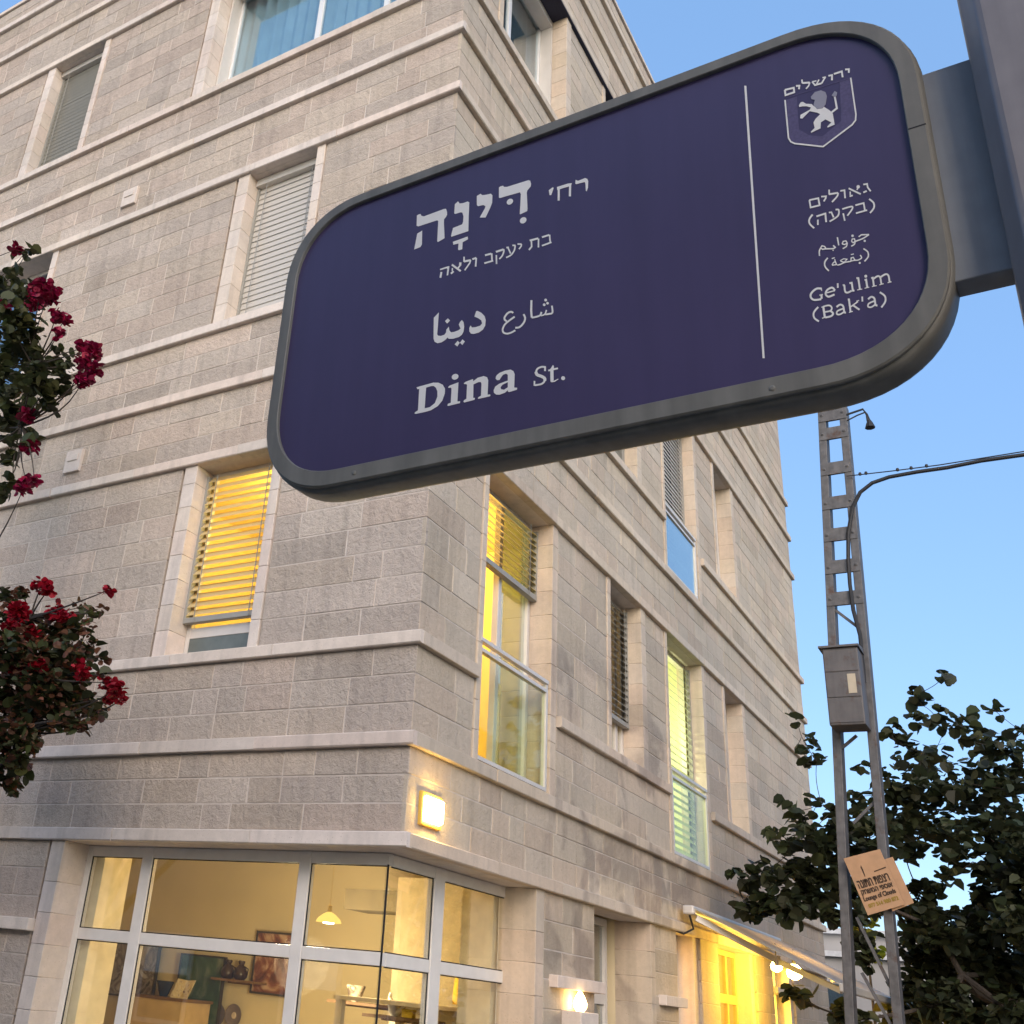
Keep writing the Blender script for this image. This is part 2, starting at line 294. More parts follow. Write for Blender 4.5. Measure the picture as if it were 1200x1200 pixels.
GLYPHS = {
 'grey': "27422,14705 27941,15238 28622,15185 29088,14682 29209,13966 28958,12780 28542,12384 27962,12538 27602,13302 27836,14027 27475,14319|29729,13835 30114,14363 30374,14000 30241,13471 29989,13473",
 'pattern': "24515,15865 31993,15537 31982,15645 24500,15977|24592,15636 24501,9636 24745,8884 25143,8476 28084,6786 31380,8572 31795,9069 31916,9875 31891,15460 30771,15536 30369,9551 28167,8182 26722,8999 25685,10399 25846,15583",
 'emblem': "24377,15666 24320,9559 24497,9559 24558,15603|24320,9559 24547,8817 24684,8948 24497,9559|24547,8817 25018,8295 25083,8505 24684,8948|25018,8295 28123,6474 28096,6734 25083,8505|28123,6474 31542,8356 31441,8573 28096,6734|31542,8356 31982,8883 31830,9039 31441,8573|31982,8883 32115,9788 31950,9855 31830,9039|32115,9788 32111,15547 31943,15595 31950,9855|27520,13341 27746,12996 27960,12516 28540,12362 28725,12535 29319,11667 29599,11068 29643,9305 28844,9205 28819,9390 29315,9802 28714,10543 28189,10316 28070,9440 26996,9225 26970,9411 27426,9789 27376,10688 27670,11140 28218,11592 27912,11970 27112,12580 26189,11822 25945,11994 26029,12490 27132,12809 27284,13094 26845,13481 26346,13716 26003,13758 25984,14067 26231,14431 26487,14370 26795,13923 27452,13552|29548,11148 30219,11534 30003,11761 29440,11437|30219,11534 30145,13545 29935,13589 30003,11761",
 'main': "-29071,17862 -28762,17948 -28445,17922 -28224,17476 -27767,17211 -24311,17287 -23939,17185 -23716,16505 -23684,15966 -23846,15632 -24166,15292 -24154,14698 -23854,11734 -24980,11427 -25117,11669 -25168,15337 -25366,15569 -28655,15634 -28988,15889|-28748,14343 -27894,14600 -27767,11960 -27987,11582 -29099,11515|-22440,17470 -21915,17796 -21648,17296 -21041,17127 -20267,17130 -19981,16848 -19957,14431 -19876,11579 -22708,11580 -22780,11798 -22521,13121 -21017,13213 -20860,13606 -20854,14639 -21069,15371 -21377,15552 -22276,15592 -22466,15768|-22414,10580 -19948,10652 -19863,10115 -20728,9918 -20745,8663 -21307,8670 -21460,8913 -21432,9914 -22298,10004|-18763,17566 -18160,17748 -17863,17369 -17437,17233 -16409,17057 -16163,16648 -16158,15303 -16406,14576 -17124,13008 -18110,13377 -17291,14813 -17257,15109 -17595,15446 -18485,15560 -18686,15866|-15143,17698 -14917,17816 -14504,17775 -14311,17470 -13850,17285 -10436,17144 -10166,16932 -10022,16363 -10056,15868 -10574,15363 -10654,14989 -10484,12108 -10510,11669 -11629,11495 -11677,11663 -11586,15052 -11730,15465 -14981,15690 -15097,15869|-12873,14640 -12784,14364 -12831,14098 -13001,13912 -13249,13855 -13509,13944 -13712,14155 -13802,14431 -13756,14699 -13585,14886 -13335,14942 -13075,14852|-10693,10530 -10598,10243 -10642,9967 -10812,9775 -11064,9718 -11330,9811 -11539,10031 -11635,10319 -11592,10596 -11421,10789 -11168,10846 -10902,10750",
 'abbr': "-7274,14089 -6677,14376 -6525,14184 -6887,13064 -7150,13167|-6040,14165 -4373,14105 -3822,13943 -3930,13536 -5700,13594 -5997,13582|-5917,13814 -5928,11741 -5617,11614 -5604,13683|-4239,13838 -4267,11823 -3946,11689 -3916,13700|-3274,14311 -2909,13989 -1894,14051 -1570,13790 -1428,13303 -1482,12212 -1649,11640 -1791,11824 -1839,13040 -1931,13378 -3200,13502 -3331,13685",
 'sub': "-24316,6408 -22896,6432 -22729,6306 -22846,4776 -23134,4870 -23059,5988 -23209,6138 -24251,6136|-24202,5849 -24312,4869 -23984,4703 -23874,5681|-22430,6381 -20894,4729 -20707,4951 -22241,6606|-21119,6504 -21153,5919 -20775,5746 -20741,6329|-21055,5948 -21393,5666 -21212,5435 -20874,5717|-22320,5902 -22339,5412 -22110,5312 -22091,5802|-22102,5394 -22525,5088 -22286,4767 -21865,5072|-20501,7268 -20473,6364 -20209,6268 -20236,7171|-20299,6177 -19215,6056 -19303,6434 -20388,6556|-19380,6369 -19489,5884 -19261,5697 -19143,6221|-19489,5884 -20255,4879 -20048,4665 -19261,5697|-18926,6121 -18288,6150 -18408,6507 -19047,6479|-18487,6388 -18536,4882 -18259,4764 -18209,6268|-16911,6116 -15902,6063 -15994,6416 -17005,6471|-16040,6312 -15931,5103 -15661,5028 -15769,6235|-16975,4789 -15569,4751 -15654,5060 -17063,5100|-15177,6099 -13980,6122 -14093,6494 -15292,6473|-14158,6363 -14140,6294 -13902,6287 -13919,6352|-14140,6294 -14116,6208 -13873,6184 -13902,6287|-14116,6208 -14101,6119 -13850,6041 -13873,6184|-14101,6119 -14105,6014 -13856,5882 -13850,6041|-14105,6014 -14137,5868 -13895,5707 -13856,5882|-14137,5868 -14190,5687 -13952,5512 -13895,5707|-14190,5687 -14258,5509 -14026,5317 -13952,5512|-14258,5509 -14332,5364 -14113,5146 -14026,5317|-14332,5364 -14426,5248 -14227,5007 -14113,5146|-14426,5248 -14545,5145 -14359,4892 -14227,5007|-14545,5145 -14661,5059 -14479,4803 -14359,4892|-14661,5059 -14743,4997 -14560,4741 -14479,4803|-15269,5757 -15176,4173 -14925,4095 -15017,5677|-13580,6296 -13182,6205 -13220,6508 -13619,6600|-13443,6288 -13014,5169 -12792,5204 -13219,6322|-12675,6376 -12190,6205 -12197,6480 -12683,6651|-12361,6417 -12372,6271 -12126,6155 -12115,6299|-12372,6271 -12386,6064 -12141,5942 -12126,6155|-12386,6064 -12413,5848 -12171,5702 -12141,5942|-12413,5848 -12463,5663 -12230,5483 -12171,5702|-12463,5663 -12540,5501 -12320,5296 -12230,5483|-12540,5501 -12641,5343 -12431,5120 -12320,5296|-12641,5343 -12759,5203 -12566,4961 -12431,5120|-12759,5203 -12893,5093 -12725,4830 -12566,4961|-12893,5093 -13069,5013 -12931,4736 -12725,4830|-13069,5013 -13288,4957 -13168,4675 -12931,4736|-13288,4957 -13500,4918 -13384,4635 -13168,4675|-13500,4918 -13648,4889 -13532,4606 -13384,4635|-11892,6343 -11278,6107 -11278,6378 -11892,6614|-11392,6317 -11423,5977 -11203,5798 -11166,6206|-11423,5977 -11741,5633 -11559,5413 -11203,5798|-9990,6226 -8708,6153 -8789,6498 -10073,6572|-9893,6343 -9828,5263 -9587,5191 -9652,6270|-9810,5403 -10228,4975 -10026,4720 -9608,5148|-8808,6302 -8815,4822 -8577,4731 -8568,6210|-8154,6158 -7059,6147 -7142,6470 -8239,6482|-7176,6373 -7077,5146 -6843,5084 -6941,6310|-8128,4728 -6721,4820 -6811,5119 -8220,5029",
 'ar_main': "-24823,-1866 -24026,-1192 -24035,-3243 -24072,-4841 -23916,-5121 -23445,-5301 -22896,-5269 -22640,-4967 -22622,-4503 -22235,-4098 -22106,-4746 -21855,-5145 -21351,-5242 -20633,-5169 -20329,-4977 -20638,-4234 -20478,-3859 -20175,-3620 -19881,-4081 -19751,-4865 -19804,-5592 -20047,-6079 -20481,-6325 -21470,-6343 -22114,-6162 -22357,-5889 -22659,-6177 -23283,-6421 -23928,-6382 -24412,-6013 -24635,-5435|-22942,-2994 -22484,-2655 -22089,-3150 -22544,-3508|-21127,-7326 -20676,-6871 -20322,-7292 -20688,-7815|-20295,-7299 -19917,-6853 -19520,-7313 -19886,-7798|-18206,-3642 -17978,-2823 -17756,-2824 -17160,-3302 -16602,-4027 -16398,-4734 -16448,-5639 -16774,-6186 -17373,-6472 -18163,-6476 -18613,-6302 -18900,-5851 -18928,-5289 -18723,-4931 -18527,-5312 -17947,-5434 -17245,-5407 -16950,-5125 -17105,-4572 -17566,-4111",
 'ar_abbr': "-12138,-4735 -12187,-4681 -12363,-4868 -12312,-4925|-12187,-4681 -12264,-4590 -12427,-4793 -12363,-4868|-12264,-4590 -12380,-4480 -12484,-4740 -12427,-4793|-12380,-4480 -12523,-4402 -12536,-4711 -12484,-4740|-12523,-4402 -12670,-4370 -12618,-4693 -12536,-4711|-12670,-4370 -12821,-4359 -12728,-4686 -12618,-4693|-12821,-4359 -12980,-4377 -12841,-4699 -12728,-4686|-12980,-4377 -13132,-4434 -12946,-4738 -12841,-4699|-13132,-4434 -13277,-4539 -13058,-4820 -12946,-4738|-13277,-4539 -13417,-4680 -13180,-4942 -13058,-4820|-13417,-4680 -13540,-4835 -13287,-5077 -13180,-4942|-13540,-4835 -13629,-4986 -13355,-5193 -13287,-5077|-13629,-4986 -13674,-5138 -13382,-5284 -13355,-5193|-13674,-5138 -13679,-5295 -13385,-5368 -13382,-5284|-13679,-5295 -13654,-5443 -13371,-5449 -13385,-5368|-13654,-5443 -13603,-5591 -13351,-5509 -13371,-5449|-13603,-5591 -13509,-5734 -13318,-5559 -13351,-5509|-13509,-5734 -13393,-5849 -13251,-5626 -13318,-5559|-13393,-5849 -13296,-5931 -13167,-5697 -13251,-5626|-13296,-5931 -13235,-5983 -13103,-5752 -13167,-5697|-12077,-5346 -12214,-5411 -12050,-5696 -11914,-5632|-12214,-5411 -12411,-5503 -12246,-5788 -12050,-5696|-12411,-5503 -12631,-5609 -12462,-5893 -12246,-5788|-12631,-5609 -12832,-5716 -12658,-5997 -12462,-5893|-12832,-5716 -13014,-5817 -12837,-6096 -12658,-5997|-13014,-5817 -13197,-5921 -13013,-6197 -12837,-6096|-13197,-5921 -13370,-6038 -13171,-6303 -13013,-6197|-13370,-6038 -13521,-6172 -13301,-6419 -13171,-6303|-13521,-6172 -13644,-6329 -13406,-6553 -13301,-6419|-13644,-6329 -13744,-6502 -13493,-6703 -13406,-6553|-13744,-6502 -13820,-6681 -13557,-6856 -13493,-6703|-13820,-6681 -13866,-6858 -13594,-6995 -13557,-6856|-13866,-6858 -13882,-7034 -13606,-7123 -13594,-6995|-13882,-7034 -13866,-7213 -13595,-7243 -13606,-7123|-13866,-7213 -13817,-7392 -13566,-7349 -13595,-7243|-13817,-7392 -13730,-7561 -13523,-7434 -13566,-7349|-13730,-7561 -13604,-7711 -13454,-7515 -13523,-7434|-13604,-7711 -13450,-7838 -13353,-7599 -13454,-7515|-13450,-7838 -13282,-7941 -13232,-7673 -13353,-7599|-13282,-7941 -13106,-8015 -13107,-7726 -13232,-7673|-13106,-8015 -12922,-8053 -12971,-7755 -13107,-7726|-12922,-8053 -12733,-8062 -12812,-7762 -12971,-7755|-12733,-8062 -12549,-8052 -12646,-7754 -12812,-7762|-12549,-8052 -12375,-8032 -12489,-7735 -12646,-7754|-12375,-8032 -12199,-7991 -12334,-7700 -12489,-7735|-12199,-7991 -12026,-7932 -12172,-7645 -12334,-7700|-12026,-7932 -11878,-7874 -12028,-7589 -12172,-7645|-11878,-7874 -11776,-7835 -11925,-7549 -12028,-7589|-10819,-5507 -10768,-5618 -10522,-5543 -10572,-5434|-10768,-5618 -10696,-5772 -10445,-5706 -10522,-5543|-10696,-5772 -10632,-5929 -10366,-5902 -10445,-5706|-10632,-5929 -10597,-6063 -10315,-6101 -10366,-5902|-10597,-6063 -10590,-6188 -10305,-6283 -10315,-6101|-10590,-6188 -10600,-6323 -10318,-6457 -10305,-6283|-10600,-6323 -10628,-6456 -10353,-6626 -10318,-6457|-10628,-6456 -10673,-6584 -10410,-6787 -10353,-6626|-10673,-6584 -10744,-6711 -10496,-6941 -10410,-6787|-10744,-6711 -10840,-6841 -10606,-7089 -10496,-6941|-10840,-6841 -10948,-6961 -10725,-7221 -10606,-7089|-10948,-6961 -11051,-7058 -10840,-7330 -10725,-7221|-11051,-7058 -11143,-7129 -10948,-7414 -10840,-7330|-11143,-7129 -11230,-7179 -11060,-7478 -10948,-7414|-11230,-7179 -11317,-7212 -11178,-7522 -11060,-7478|-11317,-7212 -11406,-7228 -11309,-7547 -11178,-7522|-11406,-7228 -11513,-7222 -11464,-7539 -11309,-7547|-11513,-7222 -11644,-7194 -11625,-7504 -11464,-7539|-11644,-7194 -11775,-7157 -11763,-7465 -11625,-7504|-11775,-7157 -11868,-7132 -11855,-7441 -11763,-7465|-9721,-3541 -9728,-5224 -9428,-5306 -9420,-3643|-9728,-5224 -9621,-6343 -9324,-6405 -9428,-5306|-9450,-6540 -9349,-6555 -9391,-6259 -9493,-6244|-9349,-6555 -9201,-6577 -9246,-6281 -9391,-6259|-9201,-6577 -9029,-6597 -9086,-6300 -9246,-6281|-9029,-6597 -8860,-6605 -8929,-6307 -9086,-6300|-8860,-6605 -8687,-6606 -8762,-6309 -8929,-6307|-8687,-6606 -8497,-6603 -8585,-6306 -8762,-6309|-8497,-6603 -8310,-6581 -8432,-6287 -8585,-6306|-8310,-6581 -8146,-6517 -8336,-6250 -8432,-6287|-8146,-6517 -8042,-6377 -8284,-6181 -8336,-6250|-8042,-6377 -7993,-6206 -8251,-6063 -8284,-6181|-7993,-6206 -7972,-6056 -8231,-5928 -8251,-6063|-7972,-6056 -7956,-5960 -8215,-5829 -8231,-5928|-8123,-6618 -8013,-6612 -8080,-6371 -8191,-6377|-8013,-6612 -7850,-6606 -7924,-6366 -8080,-6371|-7850,-6606 -7668,-6580 -7773,-6344 -7924,-6366|-7668,-6580 -7509,-6506 -7668,-6295 -7773,-6344|-7509,-6506 -7405,-6353 -7597,-6191 -7668,-6295|-7405,-6353 -7334,-6163 -7536,-6028 -7597,-6191|-7334,-6163 -7285,-5986 -7490,-5858 -7536,-6028|-7285,-5986 -7251,-5868 -7455,-5738 -7490,-5858|-7531,-6603 -7418,-6624 -7448,-6332 -7562,-6311|-7418,-6624 -7253,-6656 -7286,-6363 -7448,-6332|-7253,-6656 -7070,-6685 -7115,-6391 -7286,-6363|-7070,-6685 -6912,-6698 -6963,-6403 -7115,-6391|-6912,-6698 -6779,-6712 -6826,-6418 -6963,-6403|-6779,-6712 -6633,-6729 -6712,-6432 -6826,-6418|-6633,-6729 -6475,-6698 -6653,-6420 -6712,-6432|-6475,-6698 -6368,-6547 -6622,-6377 -6653,-6420|-6368,-6547 -6353,-6271 -6612,-6196 -6622,-6377|-6353,-6271 -6385,-5931 -6642,-5888 -6612,-6196|-6385,-5931 -6430,-5606 -6687,-5569 -6642,-5888|-6430,-5606 -6460,-5386 -6717,-5347 -6687,-5569|-7284,-4273 -7311,-4382 -7388,-4444 -7494,-4442 -7601,-4378 -7681,-4268 -7711,-4141 -7684,-4032 -7607,-3970 -7501,-3972 -7394,-4037 -7314,-4147|-7479,-4959 -7506,-5068 -7582,-5130 -7688,-5128 -7796,-5064 -7875,-4955 -7906,-4829 -7879,-4720 -7802,-4658 -7695,-4659 -7588,-4724 -7509,-4833|-7024,-4857 -7049,-4957 -7120,-5014 -7217,-5013 -7316,-4954 -7389,-4852 -7417,-4736 -7392,-4636 -7321,-4579 -7223,-4580 -7125,-4639 -7052,-4741",
 'lat_main': "-26442,-13081 -25314,-13161 -25320,-16484 -26394,-16702|-26909,-12768 -26428,-12728 -24114,-12669 -24077,-13230 -24558,-13150 -25311,-13201 -26398,-13132 -26723,-13108|-24193,-12673 -23389,-12874 -22651,-13387 -22255,-14109 -22247,-14887 -22575,-15891 -23232,-16584 -24300,-16990 -25242,-17044 -25323,-16445 -24494,-16444 -23738,-16002 -23406,-15074 -23462,-14204 -23738,-13588 -24117,-13220|-26894,-16742 -26470,-16529 -25280,-16493 -25162,-17046 -26595,-17005 -26879,-16940|-21796,-13989 -21537,-13781 -20196,-13609 -20189,-16571 -19767,-16633 -19790,-16932 -21583,-16953 -21744,-16839 -21681,-16601 -21224,-16517 -21233,-14360 -21360,-14158 -21671,-14136|-20269,-12498 -20229,-12745 -20332,-12956 -20552,-13074 -20830,-13067 -21091,-12938 -21266,-12721 -21307,-12473 -21204,-12261 -20983,-12143 -20704,-12150 -20443,-12280|-19352,-13964 -19056,-13806 -17964,-13656 -17894,-14020 -17250,-13645 -16354,-13603 -15819,-13930 -15636,-14434 -15637,-16627 -15268,-16678 -15224,-16876 -15330,-16963 -16953,-16950 -17107,-16838 -17003,-16675 -16638,-16536 -16642,-14716 -16766,-14417 -17143,-14362 -17848,-14530 -17789,-16600 -17524,-16663 -17586,-16950 -19121,-17003 -19282,-16813 -19179,-16609 -18845,-16499 -18838,-14361 -18960,-14200 -19268,-14123|-12762,-14404 -11752,-14436 -11766,-16487 -11334,-16631 -11362,-16920 -12502,-17013 -12686,-16857|-13985,-13712 -13187,-13576 -12387,-13631 -11944,-13973 -11749,-14512 -12757,-14556 -12764,-14328 -13025,-14095 -13459,-14151 -13775,-14524 -13947,-14821 -14314,-14766 -14544,-14481 -14518,-14184 -14380,-13954|-12737,-15201 -12729,-15465 -13482,-15652 -13762,-15958 -13679,-16278 -13238,-16461 -12705,-16219 -12691,-16669 -13078,-16947 -13869,-17068 -14382,-16929 -14724,-16547 -14775,-16160 -14573,-15683 -14000,-15373",
 'lat_abbr': "-7307,-15167 -7303,-14629 -7571,-14552 -7575,-15091|-7315,-14440 -7422,-14397 -7453,-14666 -7345,-14709|-7422,-14397 -7580,-14332 -7604,-14604 -7453,-14666|-7580,-14332 -7768,-14268 -7763,-14550 -7604,-14604|-7768,-14268 -7954,-14235 -7904,-14525 -7763,-14550|-7954,-14235 -8131,-14240 -8043,-14529 -7904,-14525|-8131,-14240 -8309,-14268 -8194,-14553 -8043,-14529|-8309,-14268 -8479,-14322 -8328,-14596 -8194,-14553|-8479,-14322 -8626,-14409 -8424,-14653 -8328,-14596|-8626,-14409 -8728,-14553 -8487,-14742 -8424,-14653|-8728,-14553 -8790,-14726 -8535,-14876 -8487,-14742|-8790,-14726 -8827,-14880 -8570,-15019 -8535,-14876|-8827,-14880 -8854,-14982 -8597,-15122 -8570,-15019|-8919,-14930 -8900,-15010 -8480,-15014 -8500,-14928|-8900,-15010 -8871,-15144 -8457,-15119 -8480,-15014|-8871,-15144 -8807,-15330 -8430,-15197 -8457,-15119|-8807,-15330 -8677,-15529 -8401,-15242 -8430,-15197|-8677,-15529 -8491,-15681 -8325,-15304 -8401,-15242|-8491,-15681 -8300,-15798 -8176,-15396 -8325,-15304|-8300,-15798 -8126,-15897 -7994,-15500 -8176,-15396|-8126,-15897 -7988,-15987 -7823,-15612 -7994,-15500|-7988,-15987 -7872,-16077 -7681,-15722 -7823,-15612|-7872,-16077 -7767,-16163 -7549,-15830 -7681,-15722|-7767,-16163 -7693,-16234 -7422,-15953 -7549,-15830|-7693,-16234 -7667,-16269 -7303,-16111 -7422,-15953|-7667,-16269 -7659,-16291 -7237,-16301 -7303,-16111|-7659,-16291 -7655,-16351 -7227,-16464 -7237,-16301|-7655,-16351 -7660,-16438 -7234,-16575 -7227,-16464|-7660,-16438 -7663,-16510 -7236,-16642 -7234,-16575|-7542,-16372 -7568,-16429 -7327,-16600 -7301,-16543|-7568,-16429 -7601,-16508 -7363,-16686 -7327,-16600|-7601,-16508 -7642,-16583 -7419,-16788 -7363,-16686|-7642,-16583 -7694,-16642 -7495,-16876 -7419,-16788|-7694,-16642 -7758,-16693 -7582,-16944 -7495,-16876|-7758,-16693 -7834,-16740 -7681,-17005 -7582,-16944|-7834,-16740 -7926,-16776 -7806,-17054 -7681,-17005|-7926,-16776 -8047,-16796 -7965,-17081 -7806,-17054|-8047,-16796 -8236,-16794 -8184,-17078 -7965,-17081|-8236,-16794 -8483,-16770 -8444,-17054 -8184,-17078|-8483,-16770 -8723,-16740 -8686,-17024 -8444,-17054|-8723,-16740 -8889,-16720 -8852,-17004 -8686,-17024|-8779,-16969 -8781,-16244 -9021,-16179 -9019,-16905|-6727,-14938 -6675,-16743 -6217,-16850 -6266,-15049|-6732,-15059 -6355,-14493 -6205,-14691 -6199,-15323|-6965,-15305 -5613,-15308 -5673,-15035 -7027,-15031|-6676,-16676 -6211,-16887 -5600,-16698 -5570,-16830 -6063,-17049 -6473,-17040 -6650,-16902|-4654,-16875 -4690,-17015 -4791,-17098 -4930,-17103 -5069,-17028 -5172,-16893 -5211,-16734 -5174,-16594 -5073,-16510 -4934,-16505 -4795,-16581 -4692,-16716",
 'city': "24580,17086 25510,16960 25722,17238 24550,17400|25510,16960 25512,16520 25726,16207 25722,17238|25512,16520 24689,16528 24484,16217 25726,16207|24689,16528 24672,17212 24457,17273 24484,16217|25890,17095 26144,17002 26408,17211 25895,17398|26144,17002 26085,16641 26292,16508 26408,17211|26558,17974 26552,17363 26738,17298 26745,17908|26643,17209 27486,16879 27497,17191 26653,17522|27418,17144 27252,16665 27391,16475 27571,16996|27252,16665 26934,16353 27047,16137 27391,16475|27966,16210 28817,16119 28790,16413 27938,16505|27690,16972 27960,16292 28113,16389 27844,17069|27775,16910 28268,16824 28254,17046 27760,17132|29229,17154 28731,16369 28875,16163 29373,16947|28970,16987 29349,16920 29335,17140 28956,17208|28506,17072 28151,16457 28273,16294 28628,16908|29650,16916 29944,16854 30178,17095 29637,17208|29944,16854 29873,16225 30067,16121 30178,17095|30299,16893 31065,16875 31264,17175 30261,17200|31065,16875 31072,16085 31274,16029 31264,17175|31549,16989 31847,16883 32068,17091 31557,17274|31847,16883 31806,16461 31997,16365 32068,17091",
 'q1': "25959,-651 26841,-741 27013,-507 25941,-396|26841,-741 26878,-1536 27072,-1797 27013,-507|26878,-1536 26084,-1495 25911,-1738 27072,-1797|26084,-1495 26043,-538 25857,-509 25911,-1738|27247,-637 27645,-757 27877,-585 27256,-398|27645,-757 27623,-854 27783,-1001 27877,-585|27623,-854 27391,-1209 27531,-1387 27783,-1001|28102,175 28041,-501 28201,-565 28263,110|28093,-632 29078,-807 29072,-548 28086,-372|28991,-629 28975,-708 29144,-803 29159,-726|28975,-708 28957,-813 29123,-920 29144,-803|28957,-813 28924,-924 29079,-1068 29123,-920|28924,-924 28862,-1039 28997,-1221 29079,-1068|28862,-1039 28737,-1182 28855,-1383 28997,-1221|28737,-1182 28561,-1352 28673,-1559 28855,-1383|28561,-1352 28387,-1511 28498,-1719 28673,-1559|28387,-1511 28267,-1621 28379,-1829 28498,-1719|29334,-621 29679,-685 29861,-480 29330,-381|29679,-685 29642,-1696 29814,-1744 29861,-480|30173,-582 31329,-1869 31429,-1677 30273,-388|31405,-727 31368,-842 31292,-906 31198,-903 31111,-833 31053,-716 31041,-582 31078,-467 31154,-403 31248,-406 31336,-476 31393,-594|31155,-674 30989,-977 31108,-1114 31274,-812|30271,-967 30223,-1454 30367,-1511 30415,-1024|30226,-1754 30565,-1749 30538,-1510 30199,-1514|31774,-672 32086,-725 32248,-516 31770,-434|32086,-725 32098,-1146 32265,-1115 32248,-516|32098,-1146 32341,-1814 32488,-1730 32265,-1115|31685,-1781 32061,-1702 32010,-1449 31634,-1528",
 'q1b': "32083,-2834 32164,-2959 32289,-2803 32209,-2678|32164,-2959 32280,-3135 32408,-2985 32289,-2803|32280,-3135 32388,-3321 32532,-3199 32408,-2985|32388,-3321 32452,-3482 32620,-3418 32532,-3199|32452,-3482 32476,-3628 32655,-3630 32620,-3418|32476,-3628 32479,-3784 32658,-3838 32655,-3630|32479,-3784 32458,-3938 32631,-4039 32658,-3838|32458,-3938 32416,-4078 32574,-4228 32631,-4039|32416,-4078 32333,-4218 32468,-4407 32574,-4228|32333,-4218 32206,-4366 32327,-4571 32468,-4407|32206,-4366 32075,-4498 32193,-4707 32327,-4571|32075,-4498 31983,-4593 32102,-4801 32193,-4707|30687,-3211 31464,-3227 31624,-2995 30665,-2975|31464,-3227 31490,-4104 31658,-4126 31624,-2995|30644,-4324 31809,-4317 31786,-4083 30619,-4090|29304,-3226 29503,-3219 29473,-2981 29274,-2988|29503,-3219 29792,-3208 29765,-2970 29473,-2981|29792,-3208 30077,-3208 30061,-2971 29765,-2970|30077,-3208 30257,-3234 30282,-3003 30061,-2971|30257,-3234 30294,-3259 30421,-3097 30282,-3003|30294,-3259 30291,-3249 30472,-3273 30421,-3097|30291,-3249 30279,-3304 30436,-3428 30472,-3273|30279,-3304 30229,-3413 30371,-3573 30436,-3428|30229,-3413 30121,-3579 30249,-3758 30371,-3573|30121,-3579 29952,-3789 30074,-3976 30249,-3758|29952,-3789 29780,-3991 29901,-4179 30074,-3976|29780,-3991 29662,-4131 29784,-4319 29901,-4179|29247,-3707 29310,-4816 29480,-4832 29418,-3723|27856,-3182 28061,-3225 28190,-3016 27855,-2945|28061,-3225 28209,-3930 28375,-3897 28190,-3016|28588,-3049 28660,-3065 28659,-2828 28590,-2813|28660,-3065 28756,-3082 28770,-2849 28659,-2828|28756,-3082 28817,-3110 28905,-2910 28770,-2849|28817,-3110 28831,-3133 28999,-3069 28905,-2910|28831,-3133 28837,-3244 29010,-3286 28999,-3069|28837,-3244 28819,-3441 28989,-3527 29010,-3286|28819,-3441 28768,-3642 28924,-3781 28989,-3527|28768,-3642 28676,-3801 28798,-3997 28924,-3781|28676,-3801 28494,-3930 28579,-4152 28798,-3997|28494,-3930 28227,-4047 28298,-4275 28579,-4152|28227,-4047 27960,-4141 28027,-4371 28298,-4275|27960,-4141 27775,-4209 27843,-4439 28027,-4371|26519,-3232 27379,-3192 27573,-2923 26482,-2973|27379,-3192 27361,-4261 27549,-4306 27573,-2923|26529,-3573 26463,-4326 26638,-4391 26704,-3638|26048,-2578 25968,-2673 26106,-2882 26187,-2786|25968,-2673 25849,-2811 25991,-3016 26106,-2882|25849,-2811 25725,-2976 25879,-3164 25991,-3016|25725,-2976 25634,-3149 25807,-3301 25879,-3164|25634,-3149 25585,-3321 25772,-3426 25807,-3301|25585,-3321 25563,-3499 25756,-3556 25772,-3426|25563,-3499 25571,-3689 25761,-3689 25756,-3556|25571,-3689 25613,-3893 25790,-3830 25761,-3689|25613,-3893 25707,-4125 25864,-4012 25790,-3830|25707,-4125 25838,-4367 25983,-4232 25864,-4012|25838,-4367 25965,-4580 26107,-4441 25983,-4232|25965,-4580 26051,-4726 26192,-4587 26107,-4441",
